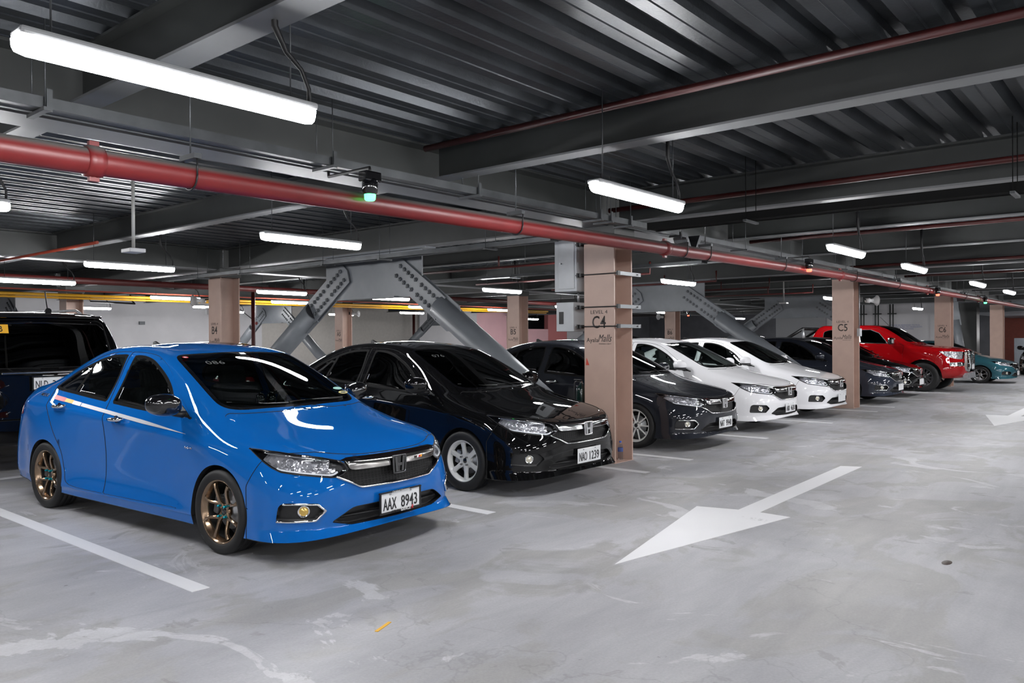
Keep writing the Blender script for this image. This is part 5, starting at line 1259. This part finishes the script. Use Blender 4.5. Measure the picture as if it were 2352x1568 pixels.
# ---- cable trays
def tray(name, a, b, w_, h, lab, rods=(), hook=True, m=tray_m):
    a, b = Vector(a), Vector(b); root = empty(name, a); tag(root, lab, 'cable tray'); d = b-a; L = d.length; ang = math.atan2(d.y, d.x); R_ = Matrix.Rotation(ang, 4, 'Z')
    mb = MB(); f = lambda x, y, z: tuple(R_@Vector((x, y, z)))
    for s in (1, -1): mb.prism([(0, 0), (L, 0), (L, h), (0, h)], s*w_/2-.003, s*w_/2+.003, m, lambda x, z, c: f(x, c, z)); mb.prism([(0, 0), (L, 0), (L, .004), (0, .004)], s*w_/2-(.022 if s > 0 else 0), s*w_/2+(.022 if s < 0 else 0), m, lambda x, z, c: f(x, c, z))
    mb.build('tray_rails', root)
    mb = MB(); mb.prism([(0, 0.006), (L, 0.006), (L, .012), (0, .012)], -w_/2, w_/2, m, lambda x, z, c: f(x, c, z)); mb.build('tray_bed', root)
    for x in rods:
        mb = MB()
        for s in (1, -1): mb.tube([f(x, s*(w_/2+.02), 0), f(x, s*(w_/2+.02), 3.3-a.z-.03)], .004, m, 6)
        P = MB(); P.box(f(x, 0, -.012), (.035, w_+.10, .02) if abs(math.cos(ang)) > .5 else (w_+.10, .035, .02), tray_m)
        if hook: P.box(f(x+.02, -w_/2-.02, h/2+.01), (.03, .012, h+.06), tray_m)
        c = P.build('tray_bracket', root); mb.build('threaded_rod', c)
    return root
tray('cable_tray', (-5, 4.75, 2.715), (8.75, 4.75, 2.715), .15, .062, 'grey cable tray above the red fire main, left part', (1.66+5, 3.75+5-.2, 5.1+5, 8.2+5-1.2, 7.6+5, 12.2))
tray('cable_tray', (9.45, 4.75, 2.70), (18.3, 4.75, 2.70), .15, .062, 'grey cable tray above the fire main between columns C4 and C5', (1.2, 3.4, 5.6, 7.9), False)
tray('cable_tray', (18.9, 4.75, 2.66), (25.2, 4.75, 2.66), .15, .062, 'grey cable tray beyond column C5 above the fire main', (1.2, 3.4, 5.6), False)
tray('cable_tray', (25.9, 4.75, 2.63), (31, 4.75, 2.63), .15, .062, 'short grey cable tray beyond the green signal', (1.2, 3.4), False)
tray('cable_tray', (7.45, -8, 2.60), (7.45, 4.3, 2.60), .20, .075, 'black cable tray crossing the aisle under the column C4 beam', (2.5, 5, 7.3, 9.0, 11.2), False, black_mt)
tray('cable_tray', (7.45, 5.6, 2.60), (7.45, 15, 2.60), .15, .055, 'cable tray running behind column C4 past the gusset plate', (1.0, 3.0, 4.3, 6.6, 8.0), False)
tray('cable_tray', (11.9, 5.9, 2.66), (11.9, 13.2, 2.66), .20, .05, 'pale cable tray crossing the stalls beyond column C4', (1.5, 4), False)
# V shaped drop brackets joining the trays
vb = MB(); pr = [(-.30, .06), (-.30, 0), (-.20, 0), (-.06, -.20), (.06, -.20), (.20, 0), (.30, 0), (.30, .06), (.17, .06), (.04, -.14), (-.04, -.14), (-.17, .06)]
vb.prism(pr, -.09, .09, tray_m, lambda a, b, c: (a, c, b)); vbm = vb.mesh('tray_bend')
for k, (x, z) in enumerate(((9.1, 2.70), (18.6, 2.68), (25.55, 2.65))):
    o = link('tray_bend', vbm, None, (x, 4.75, z)); tag(o, ['V shaped tray bend above the fire main, right of column C4', 'V shaped tray bend beyond column C5', 'small V shaped tray bend near the green signal'][k], 'bracket')

# ---- bay indicators
def indicator(x, y, z, col, lab):
    r = empty('bay_indicator', (x, y, z)); tag(r, lab, 'indicator light')
    em = mat('signal_'+col, {'green': (.1, .8, .2, 1), 'red': (.9, .1, .08, 1)}[col], .4, emit={'green': (.05, 1, .18, 1), 'red': (1, .06, .03, 1)}[col], estr=8)
    mb = MB(); mb.lathe([(.0005, -.028), (.030, -.027), (.038, -.018), (.040, .02)], em, 24); mb.build('signal_lens', r)
    mb = MB(); mb.lathe([(.040, .015), (.052, .03), (.056, .09), (.048, .12), (.0005, .12)], gloss_bk, 24); mb.box2((-.07, -.045, .10), (.07, .045, .17), gloss_bk, bev=.01); mb.build('housing', r)
    mb = MB(); mb.tube([(0, 0, .16), (0, 0, .20), (0, .46, .20), (0, .46, .24)], .012, black_pl, 8); mb.build('stem', r)
    return r
indicator(3.57, 4.27, 2.445, 'green', 'green lit bay signal under the cable tray beside the fire main')
indicator(12.06, 4.27, 2.47, 'red', 'red lit bay signal on the fire main before column C5')
indicator(20.4, 4.27, 2.42, 'red', 'red lit bay signal above the letters of column C6')
indicator(26.3, 4.27, 2.42, 'green', 'small green lit bay signal at the right beyond column C6')
for q in (indicator(20.9, 15.0, 2.42, 'green', 'small green lit bay signal behind column C4 cabinets'), indicator(29.2, 15.2, 2.36, 'red', 'small red lit bay signal left of column B6')):
    mb = MB(); mb.tube([(0, .46, .20), (0, .46, .82)], .008, black_pl, 8); mb.build('drop_rod', q)

# ---- things on column C4
strut = mat('strut_zinc', (.20, .21, .22, 1), .45, .6)
cg = empty('electrical_cabinet', (8.0, 5.72, 2.03)); tag(cg, 'tall grey electrical cabinet hung on column C4', 'cabinet')
cabm = mat('cabinet_grey', (.50, .52, .54, 1), .4, noise=.04)
mb = MB(); mb.box2((-.17, -.165, 0), (.10, .165, .625), cabm, bev=.006); mb.build('case', cg)
mb = MB(); mb.box2((-.182, -.135, .03), (-.168, .10, .60), cabm, bev=.003); dr = mb.build('cabinet_door', cg); mb = MB(); mb.tube([(-.185, .06, .34), (-.20, .06, .34)], .01, steel, 10); mb.build('door_lock', dr)
mb = MB(); mb.tube([(0, -.07, 0), (0, -.07, -.13)], .014, steel, 10); mb.build('conduit', cg)
cb = empty('junction_cabinet', (8.0, 5.74, 1.545)); tag(cb, 'small grey cabinet with a black vent below the tall cabinet', 'cabinet')
mb = MB(); mb.box2((-.16, -.13, 0), (.08, .13, .355), cabm, bev=.006); mb.build('case', cb)
mb = MB(); mb.box2((-.166, .02, .09), (-.158, .085, .24), black_pl); mb.build('vent', cb)
for k, z in enumerate((2.585, 2.215, 1.83, 1.60)):
    r = empty('strut_clamp', (8.03, 5.24, z)); tag(r, ['highest', 'second highest', 'third', 'lowest'][k]+' zinc strut clamp around column C4', 'clamp')
    mb = MB()
    if k: mb.box2((-.19, -.275, -.02), (.30, -.235, .022), strut); mb.build('strut_channel', r)
    mb = MB(); mb.box2((-.22, .235, -.02), (.22, .275, .02), black_pl); mb.build('back_channel', r)
    for x in (-.212, .212): mb = MB(); mb.tube([(x, -.29, 0), (x, .32, 0)], .007, black_pl, 8); mb.build('threaded_rod', r)
    for y in (-.285, .285): mb = MB(); mb.box((-.212, y, 0), (.05, .02, .05), black_pl); mb.build('clamp_plate', r)
# fire extinguisher
r = empty('fire_extinguisher', (7.98, 5.60, .53)); tag(r, 'dark green fire extinguisher standing on a bracket left of column C4', 'fire extinguisher')
gx = mat('extinguisher_green', (.005, .02, .017, 1), .25, coat=.6)
mb = MB(); mb.lathe([(.0005, 0), (.06, 0), (.065, .01), (.065, .30), (.055, .335), (.025, .36), (.018, .385)], gx, 28); mb.build('cylinder', r)
mb = MB(); mb.tube([(0, 0, .38), (0, 0, .41)], .016, chrome, 12); mb.box((-.03, .03, .425), (.02, .11, .01), black_pl); mb.box((-.03, .03, .40), (.02, .09, .008), black_pl); mb.build('valve_handle', r)
mb = MB(); mb.tube([(0, 0, .40), (-.01, .05, .42), (-.02, .085, .38), (-.03, .078, .20), (-.03, .072, .08)], .008, black_pl, 8); mb.build('hose', r)
mb = MB(); mb.box2((-.03, -.165, .16), (.03, -.06, .20), black_pl); mb.build('strap_bracket', r); mb = MB(); mb.box2((-.06, -.16, -.01), (.06, .06, -.002), black_pl); mb.build('shelf_bracket', r)
# bottle
r = empty('water_bottle', (8.10, 5.12, 0)); tag(r, 'clear plastic water bottle with blue cap at the foot of column C4', 'bottle')
mb = MB(); mb.lathe([(.0005, .004), (.028, .004), (.032, .012), (.032, .07), (.029, .078), (.032, .086), (.032, .15), (.022, .19), (.012, .205), (.012, .216)], glass('bottle_clear', (.85, .9, .95, 1)), 24); mb.build('bottle_body', r)
mb = MB(); mb.lathe([(.0325, .105), (.0330, .106), (.0330, .150), (.0325, .151)], mat('bottle_label', srgb(60, 80, 140), .5), 24); mb.build('bottle_label', r)
mb = MB(); mb.lathe([(.0005, .232), (.013, .232), (.014, .228), (.014, .212)], mat('bottle_cap', srgb(40, 90, 190), .4), 20); mb.build('cap', r)
# ---- horn speakers
hornm = mat('horn_white', (.62, .62, .62, 1), .4)
def horn(x, y, z, rz, lab):
    r = empty('horn_speaker', (x, y, z), rz); tag(r, lab, 'speaker')
    mb = MB(); mb.lathe([(.0005, -.10), (.045, -.10), (.05, -.02), (.035, 0), (.045, .05), (.075, .11), (.105, .14), (.11, .145), (.10, .135), (.07, .10), (.04, .04), (.03, .03)], hornm, 28, lambda a, b, h: (h, a, b)); mb.build('horn', r)
    mb = MB(); mb.lathe([(.0005, .09), (.022, .085), (.03, .06), (.03, .03)], hornm, 20, lambda a, b, h: (h, a, b)); mb.build('cone', r)
    mb = MB(); mb.tube([(-.05, 0, 0), (-.12, 0, .02), (-.20, 0, .02)], .014, black_pl, 8); mb.box((-.20, 0, .02), (.02, .08, .10), black_pl); mb.build('mount_bracket', r)
    return r
horn(17.40, 4.90, 2.21, -0.75, 'white horn speaker pointing right on column C5')
horn(7.78, 14.30, 2.22, 2.2, 'white horn speaker facing left on column B4'); horn(17.28, 21.5, 2.34, -1.2, 'small white horn speaker on column A5'); horn(25.75, 14.5, 2.23, 2.9, 'white horn speaker left of the letters B6')
# white box and conduit on C5
mb = MB(); mb.box2((17.02, 5.0, 1.47), (17.16, 5.06, 1.63), cabm, bev=.006); o = mb.build('switch_box'); tag(o, 'small white switch box on the side of column C5', 'box')
pipe('conduit_pipe', [(17.17, 5.055, 1.63), (17.17, 5.055, 2.6)], .012, steel, 'vertical metal conduit on the side of column C5')
mb = MB(); mb.box2((7.80, 14.09, 1.95), (7.84, 14.14, 2.08), cabm); o = mb.build('switch_box'); tag(o, 'small white box on the left edge of column B4', 'box')
# ---- hung access boxes on poles
def access_box(x, y, z, lab):
    r = empty('hung_sensor_box', (x, y, z)); tag(r, lab, 'sensor box')
    mb = MB(); mb.box((0, 0, 0), (.16, .20, .04), hornm, bev=.008); mb.build('box_case', r)
    mb = MB(); mb.tube([(0, 0, .02), (0, 0, 3.22-z)], .016, mat('pole_grey', (.40, .40, .38, 1), .5), 12); mb.box((0, 0, 3.20-z), (.16, .08, .02), steel); mb.build('pole', r)
access_box(3.65, 8.0, 2.36, 'white flat sensor box on a pole hanging at the left'); access_box(20.7, 8.0, 2.36, 'white flat sensor box on a pole left of column C5')
# ---- red sprinkler bulb arm on the back wall, vents, notice
mb = MB(); mb.tube([(13.5, 22.5, 3.19), (13.5, 22.5, 2.47), (14.1, 22.5, 2.05)], .014, black_pl, 8); mb.lathe([(.0005, -.05), (.05, -.04), (.05, .05), (.0005, .05)], red_pipe, 16, lambda a, b, h: (14.12+a, 22.5+b, 2.0+h)); o = mb.build('alarm_bell'); tag(o, 'red alarm bell on a black arm right of column B4', 'bell')
mb = MB(); mb.box2((14.0, 30.2, 2.08), (14.2, 30.3, 2.2), mat('wall_box_grey', (.18, .19, .2, 1), .6)); o = mb.build('wall_box'); tag(o, 'small dark box on the white back wall above the blue roof', 'box')
o = link('wall_notice', text_mesh('PLEASE BE REMINDED TO FULL\nSTOP AND TURN ON HEADLIGHTS\nBEFORE MOVING', .055, mat('notice_blue', srgb(120, 130, 180), .6), .002, 1.0), None, (36.995, 9.0, 1.95), (0, 0, -PI/2)); tag(o, 'faded blue notice lettering on the far white wall', 'notice')
for k, y in enumerate((9.5, 10.1, 10.7, 11.3)):
    mb = MB()
    for d in (-.06, .06): mb.tube([(36.8, y+d, 1.3), (36.8, y+d, 3.1)], .03, steel_gray, 8)
    mb.box((36.85, y, 2.45), (.1, .34, .05), black_pl); o = mb.build('wall_conduits'); tag(o, ['rightmost', 'second from right', 'second from left', 'leftmost'][k]+' pair of grey vertical conduits on the far white wall', 'conduit', 'conduit pairs on the far white wall')
# grey door leaf and frame left of the pickup
mb = MB(); mb.box2((36.8, 12.3, 0), (36.98, 14.6, 2.9), mat('panel_grey', (.32, .33, .34, 1), .6)); o = mb.build('partition_panel'); tag(o, 'grey partition panel behind the pickup bed', 'panel')
# ramp side: diagonal brace, posts and grey block beyond the aisle
for k, (a, b) in enumerate((((50, 2.0, .4), (50, 5.4, 2.1)), ((50, -1.2, .4), (50, 1.6, 2.1)))):
    pipe('ramp_brace', [a, b], .09, mat('ramp_steel', srgb(120, 74, 66), .6), ['brown diagonal brace on the ramp wall behind the teal hatchback', 'second brown diagonal brace at the right edge'][k], 'brace', n=8)
mb = MB(); mb.box2((38, 3.4, 2.45), (52, 7.2, 2.9), brace_gray); o = mb.build('ramp_beam'); tag(o, 'grey concrete ramp edge high at the right', 'beam')
mb = MB(); mb.box2((45, 5.2, 0), (45.6, 6.1, 1.35), brace_gray); o = mb.build('concrete_block'); tag(o, 'grey block standing behind the pickup hood', 'block')
mb = MB(); mb.box2((36.3, 6.2, 0), (36.9, 6.9, 2.8), steel_gray); o = mb.build('dark_pier'); tag(o, 'dark grey pier right of column C6', 'pier')

# ---- painted lines and arrows
wl = worn_white('road_paint')
def paint_poly(name, poly, lab, cat): mb = MB(); mb.prism(poly, .0, .003, wl); o = mb.build(name); tag(o, lab, cat); return o
for k, (x, y0, y1) in enumerate(((2.38, 4.39, 9.6), (4.97, 4.41, 9.5), (7.53, 4.41, 9.4), (8.63, 4.46, 9.4), (11.13, 4.55, 9.4), (13.78, 4.5, 9.4), (16.4, 4.5, 9.4), (17.62, 4.5, 9.4), (20.2, 4.5, 9.4), (22.8, 4.5, 9.4), (-.2, 4.4, 9.6))):
    paint_poly('stall_line', [(x-.055, y0), (x+.055, y0), (x+.055, y1), (x-.055, y1)], ['white stall line in the left foreground beside the blue sedan', 'white stall line between the blue and black sedans', 'white stall line just before column C4', 'white stall line just past column C4 beside the grey sedan', 'white stall line right of the grey sedan', 'white stall line between the two white sedans', 'white stall line before column C5', 'white stall line past column C5', 'white stall line between the far dark sedans', 'white stall line beside the red pickup', 'white stall line outside the left edge'][k], 'line')
paint_poly('stall_line', [(-6, 9.55), (7.5, 9.55), (7.5, 9.66), (-6, 9.66)], 'white line across the back ends of the stalls, behind the blue sedan', 'line')
paint_poly('floor_arrow', [(4.34, 2.79), (6.28, 3.20), (6.40, 2.91), (9.25, 2.94), (9.34, 2.72), (6.40, 2.74), (6.37, 2.41)][:1]+[(6.285, 3.20), (6.375, 2.86), (9.25, 2.93), (9.34, 2.725), (6.39, 2.68), (6.37, 2.415)], 'large white arrow painted on the aisle floor, nearest', 'arrow')
paint_poly('floor_arrow', [(14.9, 2.30), (16.9, 2.75), (16.95, 2.40), (19.9, 2.40), (19.9, 2.20), (16.95, 2.20), (16.9, 1.88)], 'white arrow painted on the floor at the right edge', 'arrow')
# leaf and litter
mb = MB(); mb.lathe([(.0005, .006), (.05, .004), (.065, 0)], mat('oil_brown', (.05, .035, .03, 1), .5, noise=.3), 14, lambda a, b, h: (5.72+a, 1.15+b*.45, h)); o = mb.build('dry_leaf'); tag(o, 'small dark dry leaf on the floor at the right', 'leaf')
mb = MB(); mb.box((2.66, 3.1, .0015), (.14, .018, .003), mat('yellow_scrap', srgb(222, 170, 50), .6), Matrix.Rotation(.35, 3, 'Z')); o = mb.build('yellow_strip'); tag(o, 'short yellow strip lying on the floor in the foreground', 'strip')
# ================================================================== cars in the row
ws_br = wheel_set('bronze', 'horn', mat('bronze', (.27, .185, .12, 1), .22, .9, coat=.5), .288, .217, .20, lug=mat('teal_nut', (.0, .30, .38, 1), .3, .7))
ws_wh = wheel_set('white6', 'six', mat('wheel_white', (.72, .72, .70, 1), .3, coat=.4), .288, .198, .20, caliper=steel)
ws_mu = wheel_set('white10', 'multi', mat('wheel_white', (.72, .72, .70, 1), .3, coat=.4), .300, .215, .20, caliper=mat('caliper_red', srgb(170, 20, 20), .3))
ws_st = wheel_set('stock', 'five', mat('wheel_silver', (.42, .42, .43, 1), .25, .8), .300, .205, .19)
blue = paint('blue_paint', (.004, .118, .44, 1))
black = paint('black_paint', (.0035, .0035, .0038, 1), 0, flake=.1)
grey = paint('dark_grey_paint', (.018, .020, .026, 1), .3, .45, flake=.3)
white = paint('white_paint', (.78, .78, .80, 1), 0, flake=.02)
slate = paint('slate_paint', (.028, .033, .048, 1), .3, .45, flake=.3)
TD = ('dark', (.035, .04, .04, 1)); TM = ('mid', (.20, .23, .22, 1)); TL = ('light', (.62, .68, .66, 1))
carb = make_sedan('bright blue sedan with bronze wheels, nearest, plate AAX 8943', 'car', (3.692, 5.077, 0), math.radians(3.59), blue, TM, ws_br, 0, plate_txt='AAX  8943', mirror_m=gloss_bk, plate_frame=True, bar_m=dkchrome)
cark = make_sedan('glossy black sedan with white six-spoke wheels, plate NAO 1239', 'car', (6.36, 5.28, 0), math.radians(.4), black, TD, ws_wh, 0, plate_txt='NAO  1239', fog_chrome=False)
carg = make_sedan('dark grey sedan behind column C4, plate NAT 9940', 'car', (9.93, 5.53, 0), 0, grey, TD, ws_mu, .0, plate_txt='NAT  9940')
carw = make_sedan('white sedan with clear windows right of column C4, plate ABR 4630', 'car', (12.42, 5.60, 0), 0, white, TL, ws_st, .02, plate_txt='ABR  4630', fog_chrome=False)
carv = make_sedan('second white sedan standing just left of column C5', 'car', (14.98, 5.62, 0), 0, white, TM, ws_st, .02, plate_txt='', fog_chrome=False)
cars = make_sedan('slate grey sedan just right of column C5', 'car', (18.85, 5.58, 0), 0, slate, TD, ws_st, .02, plate_txt='', detail=False)
carz = make_sedan('black sedan with chrome nose between slate sedan and red pickup', 'car', (21.3, 5.72, 0), 0, black, TD, ws_st, .02, plate_txt='', detail=False)

teal = paint('teal_paint', (.03, .11, .14, 1), .3, .4, flake=.3)
redp = paint('red_paint', (.30, .003, .005, 1))
ws_sv = wheel_set('silver6', 'star', mat('wheel_silver', (.42, .42, .43, 1), .25, .8), .285, .20, .19)
make_pickup('bright red pickup truck with chrome mirror beside column C6', (23.9, 5.17, 0), 0, redp)
make_wagon('tall black SUV seen from behind at the left edge', (3.50, 9.72, 0), 0, black, 'NLD 3581')
hatch = make_sedan('teal compact car nosing out behind the red pickup', 'car', (28.95, 4.72, 0), 0, teal, TD, ws_sv, 0, detail=False, fog_chrome=False, bar_m=gloss_bk); hatch.scale = (1, 1, .93)
make_sedan('dark sedan in the next row, roof just above the blue roof', 'car', (6.55, 13.45, 0), PI, black, TD, ws_st, 0, detail=False)
bt = make_sedan('black sedan with its boot lid raised, left of column C5', 'car', (24.0, 13.45, 0), PI, black, TD, ws_st, .02, detail=True)
for o in kids(bt):
    if o.name.startswith('trunk_lid'): o.rotation_euler = (math.radians(52), 0, 0); o.location = (0, 2.99-2.99*math.cos(math.radians(52))+1.12*math.sin(math.radians(52)), .02+1.12-1.12*math.cos(math.radians(52))-2.99*math.sin(math.radians(52)))
fr_ = make_sedan('grey car far behind the grey sedan, left of column B6', 'car', (31.2, 18.0, 0), 0, slate, TD, ws_st, 0, detail=False); fr_.scale = (1.13, 1.13, 1.13)
dk = make_sedan('black car at the far right edge facing left', 'car', (35.4, 3.75, 0), -PI/2, black, TD, ws_st, 0, detail=False)

# ---- decals and writing on the cars
def child(o, n): return [c for c in kids(o) if c.name.split('.')[0] == n]
silver_v = mat('vinyl_silver', (.50, .52, .55, 1), .35); white_v = mat('vinyl_white', (.75, .75, .75, 1), .4); yel_v = mat('vinyl_yellow', srgb(240, 170, 30), .4); red_v = mat('vinyl_red', srgb(200, 40, 50), .4); ink = mat('vinyl_black', (.006, .006, .007, 1), .4); chalk = mat('window_chalk', (.075, .08, .08, 1), .8)
dF = [o for o in child(carb, 'front_door') if o.scale.x < 0][0]; dR = [o for o in child(carb, 'rear_door') if o.scale.x < 0][0]
def flank(pts, m, n='side_stripe'):
    o = decal_strip(n, pts, m, carb); return o
def zc(s): return .792+(s-.42)*.0865
flank([(s, zc(s)-.013*min(1, (s-.40)/.6), zc(s)+.013*min(1, (s-.40)/.6)) for s in [.42+.1*k for k in range(17)]], silver_v)
flank([(s, zc(s)-.014, zc(s)+.014) for s in (2.03, 2.10, 2.17)], white_v); flank([(s, zc(s)-.012, zc(s)+.016) for s in (2.17, 2.24, 2.31)], yel_v); flank([(s, zc(s)-.014, zc(s)+.018) for s in (2.31, 2.40, 2.47, 2.52)], red_v)
decal_text('MUGEN', .030, ink, 2.70, .985, carb, .20, .25, .02, .06)
decal_text('hybrid', .016, chrome, .365, .70, carb, .10, .3, .01, .03)
W_ = child(carb, 'windshield')[0]
glass_text('086', .055, chalk, -.34, .80, W_, .16); glass_text('076', .055, chalk, -.36, .80, child(cark, 'windshield')[0], .17); glass_text('085', .05, chalk, -.30, .80, child(carw, 'windshield')[0], .17)
def oval(m, rx, rz, m2=None):
    mb = MB(); mb.prism([(rx*math.cos(2*PI*k/20), rz*math.sin(2*PI*k/20)) for k in range(20)], 0, -.0008, m, lambda a, b, c: (a, c, b))
    if m2: mb.prism([(rx*.6*math.cos(2*PI*k/20), rz*.5*math.sin(2*PI*k/20)) for k in range(20)], -.0008, -.0012, m2, lambda a, b, c: (a, c, b))
    return mb.mesh('sticker')
glass_text(oval(red_v, .025, .018, white_v), 0, None, -.50, .955, W_, name='window_sticker')
glass_text(oval(mat('sticker_teal', srgb(150, 205, 195), .5), .045, .022), 0, None, .535, .365, W_, name='window_sticker'); glass_text(oval(mat('sticker_cream', srgb(215, 205, 140), .5), .048, .022, chalk), 0, None, .545, .305, W_, name='window_sticker')
mb = MB(); mb.box((0, 0, 0), (.05, .001, .035), mat('tag_white', (.6, .65, .7, 1), .5)); glass_text(mb.mesh('toll_tag'), 0, None, -.02, .90, W_, name='toll_tag')
# plate frame words and the tricolour on the grille bar
PL = child(carb, 'license_plate')[0]
link('lettering', text_mesh('Original Gangster', .012, white_v, .001, 1, .2, 0, 'lettering', .17), PL, (0, -.0085, .0695))
link('lettering', text_mesh('HONDA', .019, ink, .001, 1, .25, .02, 'lettering', .085), PL, (-.055, -.0095, -.066)); link('lettering', text_mesh('GRACE', .022, white_v, .001, 1, .25, .03, 'lettering', .10), PL, (.045, -.0095, -.065)); link('lettering', text_mesh('R', .026, red_v, .001, 1, .3, .03, 'lettering', .022), PL, (.108, -.0095, -.063))
G_ = child(carb, 'grille')[0]
for k, m_ in enumerate((white_v, red_v, yel_v)):
    mb = MB(); mb.prism([(.0, -.008), (.020, -.008), (.024, .008), (.004, .008)], 0, -.001, m_, lambda a, b, c: (a, c, b)); mb.build('tricolour_badge', G_, (.185+.022*k, -.886+.004*k, .617), (0, 0, .16))
# gold lens in the blue sedan's fog lamps
for f in child(carb, 'fog_bezel'):
    for q in child(f, 'fog_lamp'): setm(q, 0, mat('fog_gold', (.75, .50, .12, 1), .12, .7, coat=1))
# ribbed window shade bottles on the dash of the blue sedan
for k, x in enumerate((-.10, .0, .10)):
    mb = MB(); mb.lathe([(.0005, .0), (.035, .0), (.038, .01), (.038, .07), (.030, .105), (.015, .12), (.0005, .122)], gloss_bk, 20); mb.build('dash_ornament', carb, (x-.06, .46, .925))
